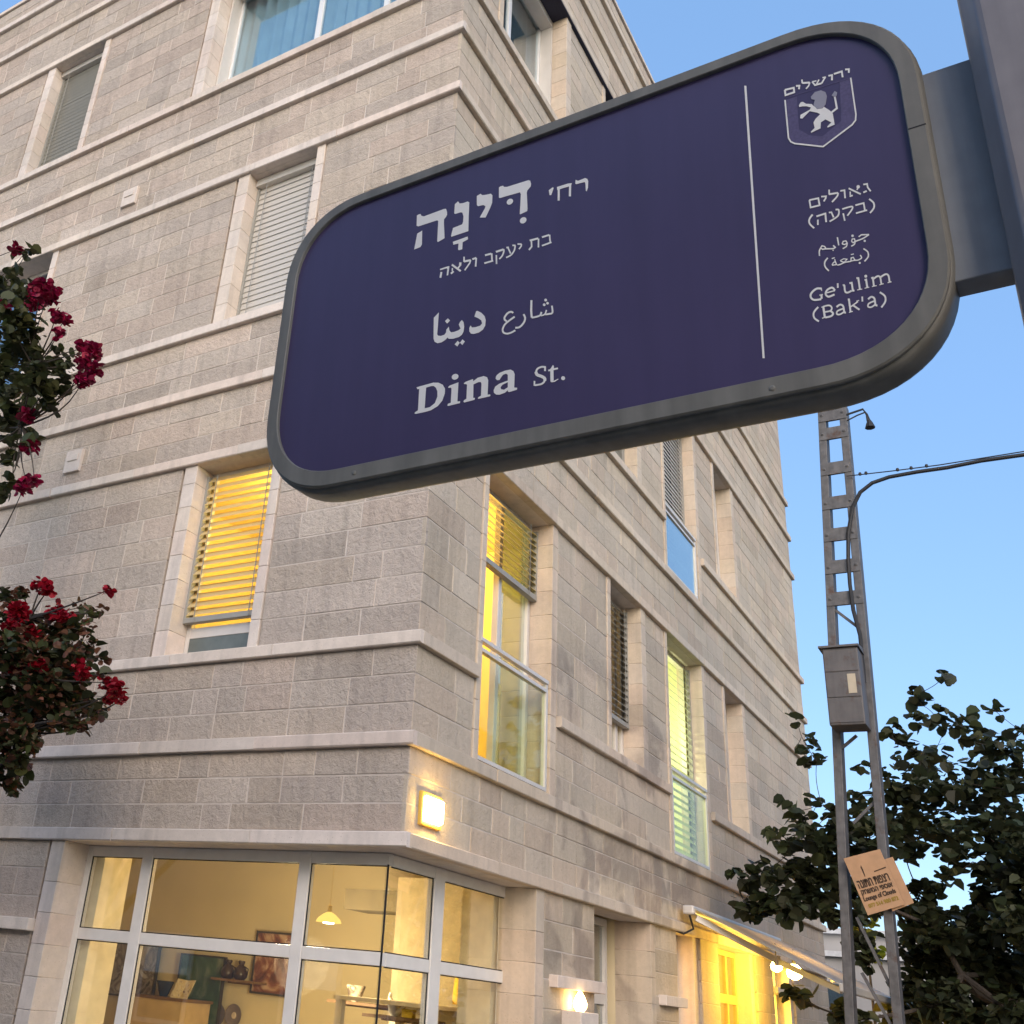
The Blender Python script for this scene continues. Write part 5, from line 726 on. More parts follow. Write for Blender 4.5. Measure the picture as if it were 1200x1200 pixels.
obj('pole', fm, POLEM, sign, bevel=.002)
fm = MB(); fm.hexa([sp(s, L0 + z, n) for z in (.001, .02) for s, n in ((.40, -.14), (.62, -.14), (.62, .08), (.40, .08))]); obj('base_plate', fm, POLEM, sign)

# ------------------------------------------------------------------ lamps on the right-hand wall
lampp = thing('wall_lamp', 'square lit wall lamp in a yellow frame high beside the building corner', 'wall lamp', (.32, 0, 3.0))
mb = MB(); mb.box(.155, .435, -.03, .003, 2.905, 3.125); fo = obj('frame', mb, plain('yellow_lamp_frame', (.70, .45, .08), .45), lampp, bevel=.01)
mb = MB(); mb.hexa([(.182, -.029, 2.93), (.41, -.029, 2.93), (.41, -.0295, 3.10), (.182, -.0295, 3.10), (.195, -.066, 2.945), (.397, -.066, 2.945), (.397, -.066, 3.085), (.195, -.066, 3.085)])
obj('diffuser', mb, glow('lamp_diffuser_glow', (1, .66, .20), 44), lampp, bevel=.01)
sco = thing('wall_sconce', 'small upright wall sconce glowing under the stone ledge left of the street door', 'wall lamp', (2.76, 0, 1.78))
mb = MB(); mb.box(2.58, 2.95, -.17, -.002, 1.62, 1.90); obj('housing', mb, SS, sco, bevel=.008)
mb = MB(); mb.lathe((2.765, -.085, 1.901), [(.03, 0), (.052, .03), (.055, .06), (.035, .11), (.01, .145)], 14); obj('bulb', mb, glow('sconce_bulb_glow', (1, .66, .24), 12), sco, smooth=True)

# ------------------------------------------------------------------ awning with two hanging lamps
aw = thing('awning', 'cream folding-arm awning pulled out over the lit cafe front', 'awning', (7.4, 0, 2.95))
AX0, AX1 = 5.62, 9.4
mb = MB(); mb.box(AX0, AX1, -.17, -.052, 2.91, 3.0); obj('cassette', mb, ALU, aw, bevel=.02)
mb = MB(); n = 16
for i in range(n + 1):
    t = i / n; y = -.16 - 1.34 * t; z = 2.965 - .60 * t
    mb.v += [(AX0 + .06, y, z), (AX1 - .06, y, z), (AX1 - .06, y, z + .004), (AX0 + .06, y, z + .004)]
for i in range(n):
    for k in range(4): mb.f.append((4 * i + k, 4 * i + (k + 1) % 4, 4 * i + 4 + (k + 1) % 4, 4 * i + 4 + k)); mb.t.append((1, 1, 1)); mb.m.append(0)
obj('canopy', mb, FABRIC, aw)
mb = MB(); mb.box(AX0 + .02, AX1 - .02, -1.56, -1.50, 2.30, 2.375); obj('front_bar', mb, ALU, aw, bevel=.01)
for x in (AX0 + .14, AX1 - .14):
    e = x + (.35 if x < 7 else -.35)
    mb = MB(); mb.bar((x, -.15, 2.89), (e, -.85, 2.555), .05, .06); mb.bar((e, -.85, 2.55), (x, -1.50, 2.31), .04, .05); mb.lathe((e, -.85, 2.51), [(.035, 0), (.035, .09)], 10); obj('arm', mb, ALU, aw)
mb = MB(); mb.tube([(AX0 + .02, -.12, 2.90), (AX0 + .10, -.13, 2.78), (AX0 + .02, -.05, 2.72), (AX0 - .1, -.012, 2.74)], .012, 6); obj('cable', mb, CABLE, aw)
for i, (px, py, s) in enumerate(((910, 1133, 1.05), (931, 1140, 1.5))):
    P = at_y(px, py, -.55)
    t = thing('hanging_lamp', ('smaller glowing lamp under the awning, the one nearer the street door', 'larger glowing lamp under the awning, beside the pole')[i], 'lamp', (P.x, P.y, P.z), 'lamps under the awning')
    mb = MB(); mb.lathe(P - Vector((0, 0, .05 * s)), [(.015 * s, 0), (.05 * s, .02 * s), (.06 * s, .055 * s), (.045 * s, .09 * s), (.02 * s, .11 * s)], 14); obj('bulb', mb, glow('awning_bulb_glow', (1, .66, .16), 40), t, smooth=True)
    zc = 2.965 - .60 * (.39 / 1.34)
    mb = MB(); mb.lathe(P + Vector((0, 0, .06 * s)), [(.02, 0), (.022, .04), (.006, .05), (.006, max(.06, zc - P.z - .06 * s + .01))], 8); obj('socket', mb, CABLE, t)
    l = bpy.data.lights.new('bulb_light', 'POINT'); l.energy = 26; l.color = (1, .60, .06); l.shadow_soft_size = .08
    lo = bpy.data.objects.new('bulb_light', l); COL.objects.link(lo); lo.location = Vector((0, -.02, -.13)); lo.parent = t
mb = MB(); mb.box(5.665, 5.765, .16, .178, 2.52, 2.66); hn = obj('house_number_plate', mb, ALU, ed)
# ------------------------------------------------------------------ lattice power pole
LX = 4.5
def ly(side, z): return (-2.032 + (-1.728 + 2.032) * (7.886 - z) / 5.869) if side else (-2.31 + (-2.172 + 2.31) * (7.80 - z) / 5.741)
lat = thing('power_pole', 'tall dark steel ladder-like power pole of two legs joined by batten plates', 'utility pole', (LX, -1.9, 0))
for side in (0, 1):
    s = 1 if side == 0 else -1
    mb = MB()
    p = []
    for z in (0, 7.9):
        y = ly(side, z); y2 = y + s * .075
        p += [(LX, y, z), (LX, y2, z), (LX + .16, y2, z), (LX + .16, y, z)]
    mb.hexa(p); obj('leg', mb, STEEL, lat, bevel=.006)
zs = [7.80]; 
for py in (507, 548.5, 589, 626.5, 664.5, 702): zs.append(at_x(978, py, LX).z)
zs += [.9]
for i, z in enumerate(zs):
    h = .075 if i in (0,) else .068
    if z < 4: h = .035
    mb = MB(); mb.hexa([(x, y, zz) for zz in (z - h, z + h) for x, y in ((LX - .008, ly(0, zz) + .004), (LX - .008, ly(1, zz) - .004), (LX + .02, ly(1, zz) - .004), (LX + .02, ly(0, zz) + .004))]); obj('batten_plate', mb, STEEL, lat)
mb = MB()
for a, b in (((1004, 1075), (1048, 1165)), ((1010, 1140), (1052, 1215)), ((975, 712), (1004, 734)), ((985, 878), (1004, 862)), ((1000, 965), (1030, 935))):
    mb = MB(); mb.bar(at_x(*a, LX + .05), at_x(*b, LX + .05), .025, .025); obj('brace', mb, STEEL, lat)
mb = MB(); P = at_x(992, 486, LX); mb.tube([P, P + Vector((0, -.16, .03)), P + Vector((0, -.19, -.04)), P + Vector((0, -.20, -.12))], [.012, .012, .012, .02], 6); mb.tube([P + Vector((0, 0, -.07)), P + Vector((0, -.1, -.03)), P + Vector((0, -.18, -.01))], .008, 6); mb.lathe(P + Vector((0, -.205, -.20)), [(.05, 0), (.03, .06), (.015, .09)], 8); obj('insulator_bracket', mb, CABLE, lat)
BX0, BX1 = LX - .30, LX - .012
cb = thing('meter_cabinet', 'grey metal cabinet fixed to the power pole with a pale sticker', 'cabinet', (4.35, -2.05, 4.44))
mb = MB(); mb.box(BX0, BX1, -2.195, -1.892, 4.45, 5.17); body = obj('body', mb, BOXM, cb, bevel=.008)
mb = MB(); mb.hexa([(BX0 - .03, -2.21, 5.171), (BX1, -2.21, 5.171), (BX1, -1.862, 5.171), (BX0 - .03, -1.862, 5.171), (BX0 - .03, -2.21, 5.19), (BX1, -2.21, 5.23), (BX1, -1.862, 5.23), (BX0 - .03, -1.862, 5.19)]); obj('lid', mb, BOXM, cb)
for z0, z1 in ((4.47, 4.69), (4.705, 4.93), (4.945, 5.15)): mb = MB(); mb.box(BX0 - .008, BX0 - .0005, -2.185, -1.90, z0, z1); obj('door_panel', mb, BOXM, cb, bevel=.003)
mb = MB(); mb.box(BX0 - .011, BX0 - .0085, -2.155, -2.085, 4.735, 4.915); obj('sticker', mb, plain('faded_paper_sticker', (.42, .36, .27), .8), cb)
for i, z in enumerate(zs[:7]):
    for sd_ in (0, 1):
        y = ly(sd_, z) + (.04 if sd_ == 0 else -.04); mb = MB(); mb.lathe((LX - .001, y, z), [(.018, 0), (.018, .012), (.009, .014), (.009, .022)], 6, (-1, 0, 0)); obj('bolt', mb, STEEL, lat)
def px_line(pts, x): return [at_x(a, b, x if not callable(x) else x(a)) for a, b in pts]
cab = [(1013, 800), (1008, 745), (1000, 715), (996, 685), (994, 655), (994, 625), (999, 595), (1008, 577), (1022, 566), (1042, 559), (1075, 553), (1110, 548), (1150, 540), (1200, 533), (1300, 521)]
mb = MB(); mb.tube(px_line(cab, 4.47), .019, 8); tag(obj('overhead_cable', mb, CABLE, smooth=True), 'thick black cable curving off the power pole to the right', 'cable')
mb = MB(); pts = [(992, 558), (1045, 552), (1100, 545), (1150, 537), (1200, 529), (1300, 514)]; mb.tube(px_line(pts, 4.47), .006, 6)
for px, py in ((1008, 556), (1015, 555), (1052, 551), (1068, 549), (1086, 546.5)): mb.lathe(at_x(px, py + 1, 4.47), [(.012, 0), (.016, .012), (.012, .03)], 6)
tag(obj('overhead_wire', mb, CABLE), 'thin straight wire with small knots above the thick black cable', 'wire')

# cardboard notices tied to the pole
def textmesh(s, size):
    c = bpy.data.curves.new('t', 'FONT'); c.body = s; c.size = size; c.align_x = 'CENTER'; c.offset = 0
    o = bpy.data.objects.new('t', c); COL.objects.link(o); bpy.context.view_layer.update()
    me = bpy.data.meshes.new_from_object(o.evaluated_get(bpy.context.evaluated_depsgraph_get()))
    v = [(p.co.x, p.co.y) for p in me.vertices]; f = [tuple(p.vertices) for p in me.polygons]
    bpy.data.objects.remove(o); bpy.data.meshes.remove(me); return v, f
v_, f_ = textmesh('2', .11); mb = MB(); xm = sum(p[0] for p in v_) / len(v_); mb.v = [(5.715 + p[0] - xm, .1595, 2.552 + p[1]) for p in v_]; mb.f = f_; mb.t = [(1, 1, 1)] * len(f_); mb.m = [0] * len(f_); obj('numeral', mb, INK, ed, fixn=False)
def board(name, label, q, x0, th, grp):
    c = [at_x(a, b, x0) for a, b in q]
    t = thing(name, label, 'notice', tuple((c[2] + c[3]) / 2), grp)
    mb = MB(); mb.hexa([p + Vector((th, 0, 0)) for p in c] + c); obj('card', mb, CARD, t)
    return t, c
nt2, _ = board('cardboard_notice', 'blank brown cardboard sheet showing behind the lettered notice', [(1022, 1012), (1046, 1004), (1071, 1058), (1046, 1068)], LX - .05, .01, 'cardboard notices on the pole')
nt1, qc = board('cardboard_notice', 'tilted brown cardboard notice with dark lettering tied across the power pole', [(988.6, 1006), (1031, 995), (1060, 1060), (1017, 1072.7)], LX - .075, .012, 'cardboard notices on the pole')
def onboard(a, b):      # a across 0..1, b down 0..1
    return (qc[0] * (1 - a) + qc[1] * a) * (1 - b) + (qc[3] * (1 - a) + qc[2] * a) * b + Vector((-.003, 0, 0))
def bline(s, a, b, w, hgt, mat, name='lettering'):
    v, f = textmesh(s, 1.0)
    x0 = min(p[0] for p in v); x1 = max(p[0] for p in v); y0 = min(p[1] for p in v); y1 = max(p[1] for p in v)
    mb = MB(); mb.v = [tuple(onboard(a + w * ((p[0] - x0) / (x1 - x0) - .5), b - hgt * (p[1] - y0) / (y1 - y0))) for p in v]
    N0 = len(mb.v); base_v = list(mb.v); f0 = list(f)
    for k_, (da, db) in enumerate(((.008, 0), (-.008, 0), (0, .006), (0, -.006))):       # heavier strokes
        off = onboard(.5 + da, .5 + db) - onboard(.5, .5) + Vector((-.00003 * (k_ + 1), 0, 0)); mb.v += [tuple(Vector(q) + off) for q in base_v]; f = f + [tuple(i + N0 * (k_ + 1) for i in q) for q in f0]
    mb.f = f; mb.t = [(1, 1, 1)] * len(f); mb.m = [0] * len(f)
    return obj(name, mb, mat, nt1, fixn=False)
bline('הנותח תופצר', .5, .555, .84, .13, INK)
bline('קחשמה יפסוא', .5, .69, .84, .10, INK)
bline('Lounge of Clouds', .5, .80, .86, .10, INK)
bline('077 514 980 872', .52, .895, .80, .06, INK2)
mb = MB(); mb.v = [tuple(onboard(a, b)) for a, b in ((.33, .22), (.36, .18), (.37, .26), (.355, .37), (.335, .40), (.335, .28), (.62, .335), (.95, .315), (.95, .335), (.62, .355))]; mb.f = [(0, 1, 2, 3, 4, 5), (6, 7, 8, 9)]; mb.t = [(1, 1, 1)] * 2; mb.m = [0, 0]; obj('ink_marks', mb, INK, nt1, fixn=False)

# ------------------------------------------------------------------ trees and plants
def leafset(mb, c, rad, n, size, r, shape='round', droop=.3, base=1.0, vs=.22, hue=0):
    for _ in range(n):
        while True:
            p = Vector((r.uniform(-1, 1), r.uniform(-1, 1), r.uniform(-1, 1)))
            if p.length <= 1: break
        p = Vector(c) + Vector((p.x * rad[0], p.y * rad[1], p.z * rad[2]))
        leaf(mb, p, size * r.uniform(.45, 1.35), r, shape, droop, base, vs, hue)
def leaf(mb, p, s, r, shape, droop, base, vs, hue=0):
    d = Vector((r.gauss(0, 1), r.gauss(0, 1), r.gauss(0, .6) - droop)).normalized(); sd_ = d.cross(Vector((r.gauss(0, .5), r.gauss(0, .5), 1))).normalized(); up = sd_.cross(d)
    k = base * max(.35, r.gauss(1, vs)); t = (k * (1 + r.uniform(-.1, .25) + hue), k, k * r.uniform(.7, 1.05))
    wd = s * (.52 if shape == 'round' else .27); f = s * r.uniform(-.05, .38)
    a = p; b = p + d * s; b0 = len(mb.v)
    if shape == 'round':
        L = [(.0, .0), (.12, .75), (.45, 1.0), (.78, .72), (1.0, 0)]
    else: L = [(0, 0), (.3, .9), (.6, .8), (1, 0)]
    ctr = [a + d * (s * l) for l, _ in L]
    lft = [a + d * (s * l) + sd_ * (wd * w_) + up * (f * w_) for l, w_ in L[1:-1]]; rgt = [a + d * (s * l) - sd_ * (wd * w_) + up * (f * w_) for l, w_ in L[1:-1]]
    mb.v += [tuple(q) for q in [a, b] + lft + rgt]; m_ = len(lft)
    mb.f.append(tuple([b0] + [b0 + 2 + i for i in range(m_)] + [b0 + 1])); mb.f.append(tuple([b0 + 1] + [b0 + 2 + m_ + i for i in reversed(range(m_))] + [b0])); mb.t += [t, t]; mb.m += [0, 0]
def limb(mb, a, b, r0, r1, r, bend=.12, n=6, sides=6):
    a, b = Vector(a), Vector(b); L = (b - a).length; off = Vector((r.gauss(0, 1), r.gauss(0, 1), r.gauss(0, .5))) * L * bend
    mb.tube([a.lerp(b, i / n) + off * math.sin(PI * i / n) for i in range(n + 1)], [r0 + (r1 - r0) * i / n for i in range(n + 1)], sides)

# big round-leaved tree behind the pole
r = random.Random(11)
TX = 7.2
LEAFD = leafmat('dark_round_leaf', (.042, .052, .028), trans=.35)
tr = thing('leafy_tree', 'dark broad tree with round leaves behind the power pole', 'tree', (7.6, -3.4, 0))
clumps = [(1107, 792, 9), (1071, 815, 9), (1080, 826, 11), (1095, 838, 14), (1078, 842, 12), (1112, 848, 12), (1126, 848, 15), (1145, 862, 16), (1160, 872, 16), (1137, 868, 14), (1165, 832, 10), (1140, 835, 6), (1186, 878, 17), (1172, 900, 16), (1045, 858, 14), (1058, 872, 12), (1062, 893, 17), (1080, 880, 16), (1095, 884, 18), (1198, 858, 12), (1198, 905, 20), (1180, 925, 22), (1150, 905, 24), (1165, 930, 20), (1120, 915, 24), (1098, 925, 25), (1072, 918, 22), (1060, 935, 24), (1038, 915, 14), (1025, 900, 10), (1030, 932, 16), (1008, 900, 9), (1130, 945, 28), (935, 845, 7), (944, 870, 10), (952, 885, 10), (957, 893, 8), (942, 889, 8),
          (1000, 935, 13), (1012, 955, 16), (955, 938, 6), (962, 940, 6), (975, 950, 12), (990, 965, 18), (925, 942, 7), (930, 950, 10), (940, 962, 13), (950, 978, 18), (902, 975, 7), (910, 985, 8), (920, 992, 10), (930, 988, 14), (970, 985, 22), (868, 1025, 9), (885, 1022, 13), (900, 1020, 14), (880, 1038, 12), (915, 1030, 20), (940, 1015, 20), (870, 1058, 9), (885, 1068, 13), (905, 1058, 16), (925, 1062, 18), (945, 1045, 22), (965, 1020, 22), (965, 1060, 16), (985, 1040, 22), (975, 1072, 12), (985, 1000, 25), (1010, 990, 25), (1035, 975, 26), (1060, 965, 26), (1085, 965, 28), (1110, 985, 28), (1060, 1000, 18), (1005, 1075, 14), (1020, 1055, 20), (1150, 975, 28), (1180, 965, 26), (1200, 985, 24), (1140, 1010, 22), (1180, 1020, 28), (1205, 1040, 28), (1165, 1050, 26), (1195, 1085, 30), (1110, 1030, 14), (1080, 1045, 18), (1075, 1075, 24), (1100, 1090, 28), (1130, 1090, 30), (1160, 1095, 30), (1085, 1115, 30), (1120, 1130, 34), (1160, 1140, 34), (1200, 1140, 30), (1075, 1160, 28), (1105, 1175, 34), (1145, 1185, 34), (1190, 1195, 34), (1060, 1195, 24), (933, 1165, 11), (945, 1170, 9), (1010, 1100, 14), (1015, 1120, 14), (985, 1190, 14), (1005, 1195, 14), (1230, 930, 30), (1240, 1000, 40), (1250, 1080, 50), (1240, 1160, 50)]
lm = MB(); bm_ = MB(); ends = []
for cx_, cy_, R in clumps:
    x = TX + r.uniform(-.7, 1.1) if cx_ > 1040 else TX - .9 + r.uniform(-.35, .5)
    if cx_ < 965: x = min(x, 6.6)
    P = at_x(cx_, cy_, x); ms = (P - CP).dot(CF) / FPX; rad = R * ms
    n = max(4, int(R * R * (.085 if cy_ < 960 else .12 if cy_ < 1040 else .21)))
    leafset(lm, P, (rad * 1.15, rad * .95, rad * .85), n, 13.0 * ms, r, 'round', .35, vs=.38)
    ends.append((P, R))
obj('crown', lm, LEAFD, tr, fixn=False)
hub = [Vector((7.55, -3.35, 2.3)), Vector((7.4, -3.0, 2.9)), Vector((7.5, -3.6, 3.2)), Vector((7.2, -2.4, 2.6))]
bm_.tube([(7.6, -3.4, 0), (7.63, -3.38, .9), (7.55, -3.36, 1.7), hub[0]], [.17, .14, .12, .10], 10)
for h_ in hub[1:]: limb(bm_, hub[0], h_, .07, .05, r)
done = [(h_, .035) for h_ in hub]
for P, R in sorted(ends, key=lambda e: (e[0] - hub[0]).length):
    h_, rr = min(done, key=lambda q: (q[0] - P).length); r1 = max(.0035, rr * .62)
    limb(bm_, h_, P, min(.03, rr), r1, r, .06); done.append((P, r1))
obj('trunk', bm_, BARK, tr, smooth=True)

# denser trees further down the street
LEAFD2 = leafmat('far_leaf', (.030, .042, .018))
for i, (bx, by, zt, sx, sy, lab) in enumerate(((11.5, -6.2, 5.0, 1.6, 2.6, 'dense dark tree at the lower right edge, behind the round-leaved tree'), (15.5, -4.2, 3.9, 1.4, 1.5, 'low dark tree further down the street, between the pole and the round-leaved tree'))):
    t = thing('street_tree', lab, 'tree', (bx, by, 0), 'trees down the street'); lm = MB(); tm = MB()
    tm.tube([(bx, by, 0), (bx + .05, by + .04, 1.2), (bx, by, zt * .55)], [.16, .12, .07], 8)
    for k in range(30):
        c = Vector((bx + r.gauss(0, sx * .5), by + r.gauss(0, sy * .5), zt * r.uniform(.28, .95))); c.z = min(c.z, zt - .25)
        leafset(lm, c, (.65, .65, .5), 120, .20, r, 'round', .3, vs=.3); limb(tm, (bx, by, zt * .45), c, .03, .008, r)
    obj('crown', lm, LEAFD2, t, fixn=False); obj('trunk', tm, BARK, t, smooth=True)
ys = thing('painted_lit_shrub', 'small shrub with lamplight painted into its yellow-green leaves, between the legs of the power pole', 'shrub', tuple(at_x(1014, 1100, 11.0)))
lm = MB(); P = at_x(1013, 1082, 11.0); leafset(lm, P, (.25, .14, .22), 60, .11, r, 'round', .2); leafset(lm, P + Vector((.1, -.05, -.3)), (.2, .12, .2), 30, .11, r, 'round', .2)
obj('crown', lm, leafmat('painted_lamplit_leaf', (.28, .30, .03), trans=.5), ys, fixn=False)  # bright yellow-green colour stands in for street-lamp light on the leaves
mb = MB(); mb.tube([(P.x, P.y, 0), (P.x + .03, P.y, P.z * .5), (P.x, P.y, P.z)], [.03, .025, .01], 6); obj('trunk', mb, BARK, ys)

# red flowering tree at the left edge
r = random.Random(5)
FX = -1.25
ft = thing('flowering_tree', 'crimson flowering tree whose leafy branches reach in from the left edge', 'tree', (-1.0, 4.4, 0))
LEAFG = leafmat('dark_green_leaf', (.042, .050, .020)); LEAFB = leafmat('bronze_leaf', (.115, .052, .032))
BLOS = leafmat('crimson_petal', (.20, .004, .040), trans=.3); BLOS2 = leafmat('scarlet_petal', (.27, .005, .018), trans=.3)
gl = [(12, 335, 22), (35, 345, 18), (30, 385, 22), (12, 375, 25), (20, 420, 26), (5, 440, 25), (45, 432, 15), (62, 432, 13), (78, 438, 11), (35, 455, 20), (55, 455, 12), (15, 475, 22), (70, 455, 8), (8, 500, 18), (55, 472, 11), (30, 480, 10), (85, 425, 8), (38, 510, 9), (22, 520, 8), (8, 535, 10), (18, 545, 6), (15, 565, 9), (5, 575, 10), (28, 298, 5), (33, 293, 4), (65, 408, 7), (50, 412, 8), (15, 765, 28), (20, 800, 34), (50, 800, 26), (45, 770, 20), (75, 775, 20), (85, 760, 16), (90, 745, 13), (60, 745, 18), (100, 735, 10), (80, 730, 10), (105, 720, 6), (92, 712, 7), (115, 714, 5), (110, 755, 7), (30, 730, 15), (10, 720, 14), (28, 695, 7), (10, 700, 8), (85, 800, 18), (70, 825, 22), (90, 830, 18), (40, 835, 26), (15, 840, 26), (105, 825, 13), (78, 845, 14), (110, 838, 7), (98, 850, 7), (95, 775, 9), (105, 765, 7), (120, 828, 7), (15, 880, 22), (30, 870, 16), (10, 905, 16), (25, 900, 10), (15, 925, 8), (25, 855, 12), (122, 775, 5), (118, 790, 5), (2, 870, 20), (0, 660, 0)]
bl = [(20, 292, 7, 0), (48, 338, 16, 0), (58, 345, 14, 0), (40, 350, 12, 0), (66, 370, 10, 0), (75, 375, 8, 0), (32, 358, 10, 0), (68, 391, 7, 0), (98, 408, 10, 0), (108, 412, 11, 0), (98, 425, 11, 0), (110, 432, 9, 0), (97, 446, 9, 0), (105, 445, 8, 0), (4, 362, 8, 0), (32, 488, 8, 0), (36, 522, 9, 0), (30, 528, 6, 0), (32, 566, 10, 0), (27, 574, 8, 0), (40, 562, 7, 0), (48, 687, 11, 1), (56, 692, 9, 1), (22, 718, 14, 1), (12, 735, 12, 1), (8, 752, 11, 1), (66, 718, 12, 1), (76, 722, 10, 1), (36, 742, 10, 1), (30, 785, 11, 1), (45, 782, 11, 1), (18, 786, 7, 1), (33, 772, 8, 1), (98, 790, 9, 1), (92, 780, 7, 1), (125, 800, 9, 1), (136, 808, 10, 1), (130, 818, 9, 1), (143, 818, 7, 1), (126, 692, 6, 1), (24, 490, 3, 0)]
gm = MB(); bz = MB(); tm = MB(); nodes = []
for cx_, cy_, R in gl:
    if R == 0: continue
    P = at_x(cx_, cy_, FX + r.uniform(-.35, .35)); ms = (P - CP).dot(CF) / FPX; rad = R * ms
    n = max(6, int(R * R * (.15 if cy_ < 600 else .20))); edge = cx_ > 70 and cy_ > 600
    leafset(gm, P, (rad * 1.2, rad, rad), n if not edge else int(n * .55), 12 * ms, r, 'round', .2, vs=.3)
    if edge or cy_ > 680: leafset(bz, P, (rad * 1.3, rad * 1.25, rad * 1.25), n * 4 // 5 + 3, 8 * ms, r, 'round', .1, vs=.3)
    nodes.append((P, R))
obj('crown', gm, LEAFG, ft, fixn=False); obj('young_leaves', bz, LEAFB, ft, fixn=False)
for cx_, cy_, R, red in bl:
    P = at_x(cx_, cy_, FX - .15 + r.uniform(-.25, .2)); ms = (P - CP).dot(CF) / FPX; rad = R * ms; pm = MB()
    for _ in range(max(10, int(R * R * .55))):
        while True:
            q = Vector((r.uniform(-1, 1), r.uniform(-1, 1), r.uniform(-1, 1)))
            if q.length <= 1: break
        leaf(pm, P + q * rad * .85, r.uniform(5, 9) * ms, r, 'round', 0, 1.0, .3)
    obj('blossom', pm, BLOS2 if red else BLOS, ft, fixn=False); nodes.append((P, R))
hubs = [at_x(-60, 350, -1.1), at_x(-70, 430, -1.15), at_x(-60, 540, -1.2), at_x(-40, 690, -1.15), at_x(-60, 800, -1.2), at_x(-60, 890, -1.2)]
tm.tube([(-1.0, 4.4, 0), (-.98, 4.36, 1.2), (-1.02, 4.3, 2.0)], [.14, .12, .10], 10)
for h_ in hubs: limb(tm, (-1.02, 4.3, 2.0), h_, .05, .018, r, .05)
sub = [at_x(35, 725, -1.25), at_x(40, 430, -1.2), at_x(25, 500, -1.2), at_x(45, 790, -1.2), at_x(20, 860, -1.2), at_x(70, 770, -1.2)]
for q in sub: limb(tm, min(hubs, key=lambda h: abs(h.z - q.z) * 3 + (h - q).length), q, .014, .007, r, .05)
def zd(q, P): return math.hypot((q - P).x, (q - P).y) + 3 * abs(q.z - P.z)
for P, R in nodes: limb(tm, min(hubs + sub, key=lambda q: zd(q, P)), P, .010, .003, r, .06, sides=5)
obj('trunk', tm, BARK, ft, smooth=True)

# ------------------------------------------------------------------ far house at the end of the street
fh = thing('far_house', 'low pale stone house with a flat parapet at the end of the street', 'house', (34, 4, 0))
FH = plain('far_limestone', (.40, .37, .34), .9, var=.1, nscale=1)
mb = MB(); mb.box(30, 40, -3, 9, 0, 4.05); mb.box(31, 39, -1, 8, 4.051, 4.75); obj('wall', mb, FH, fh)
mb = MB(); mb.box(29.8, 40.2, -3.2, 9.2, 4.052, 4.20); mb.box(30.8, 39.2, -1.2, 8.2, 4.751, 4.9); obj('parapet', mb, plain('far_white_coping', (.62, .60, .57), .9), fh)
for y in (.5, 2.6, 4.7):
    mb = MB(); mb.box(29.96, 30.2, y, y + 1.1, 2.1, 3.4); w_ = obj('window', mb, plain('far_window_frame', (.25, .23, .2), .7), fh)
    mb = MB(); mb.box(29.95, 29.958, y + .08, y + 1.02, 2.18, 3.32); obj('pane', mb, GLASSB, w_)

# houses across both streets, behind the camera
NB = plain('neighbour_plaster', (.36, .32, .28), .9, var=.1, nscale=.7)
for lab, x0, x1, y0, y1, h in (('pale plastered house across the lane from the corner block', -20, -9.2, -7, 26, 5.8), ('long plastered house on the far side of the wider street', -3, 34, -24, -12.5, 6.8)):
    nb = thing('neighbour_house', lab, 'house', ((x0 + x1) / 2, (y0 + y1) / 2, 0))
    mb = MB(); mb.box(x0, x1, y0, y1, 0, h); obj('wall', mb, NB, nb)
    mb = MB(); mb.box(x0 - .15, x1 + .15, y0 - .15, y1 + .15, h, h + .3); obj('parapet', mb, FH, nb)
    n = int((y1 - y0) / 3.2) if x1 < 0 else int((x1 - x0) / 3.2)
    for k in range(n):
        for z in (1.0, 4.2):
            c = (y0 if x1 < 0 else x0) + 1.6 + 3.2 * k; mb = MB(); pm = MB()
            if x1 < 0: mb.box(x1 - .1, x1 + .04, c - .6, c + .6, z, z + 1.5); pm.box(x1 + .041, x1 + .046, c - .52, c + .52, z + .08, z + 1.42)
            else: mb.box(c - .6, c + .6, y1 - .1, y1 + .04, z, z + 1.5); pm.box(c - .52, c + .52, y1 + .041, y1 + .046, z + .08, z + 1.42)
            w_ = obj('window', mb, ALU, nb); obj('pane', pm, GLASSB, w_)

# ------------------------------------------------------------------ things in the shop
def mat(nm, col, **k): return MATS.get(nm) or plain(nm, col, **k)
def wallpiece(name, label, q0, q1, x, m, frame_m=None, cat='picture', th=.03):
    a, b = at_x(*q0, x), at_x(*q1, x); mb = MB(); mb.box(x, x + th, min(a.y, b.y), max(a.y, b.y), min(a.z, b.z), max(a.z, b.z)); t = thing(name, label, cat, (x, (a.y + b.y) / 2, min(a.z, b.z)))
    obj('canvas', mb, m, t)
    f = MB(); y0, y1, z0, z1 = min(a.y, b.y), max(a.y, b.y), min(a.z, b.z), max(a.z, b.z); e = .02
    for bx in ((y0 - e, y1 + e, z0 - e, z0), (y0 - e, y1 + e, z1, z1 + e), (y0 - e, y0, z0, z1), (y1, y1 + e, z0, z1)): f.box(x - .012, x + th, bx[0], bx[1], bx[2], bx[3])
    obj('picture_frame', f, frame_m or mat('dark_picture_frame', (.05, .04, .03)), t)
    return t
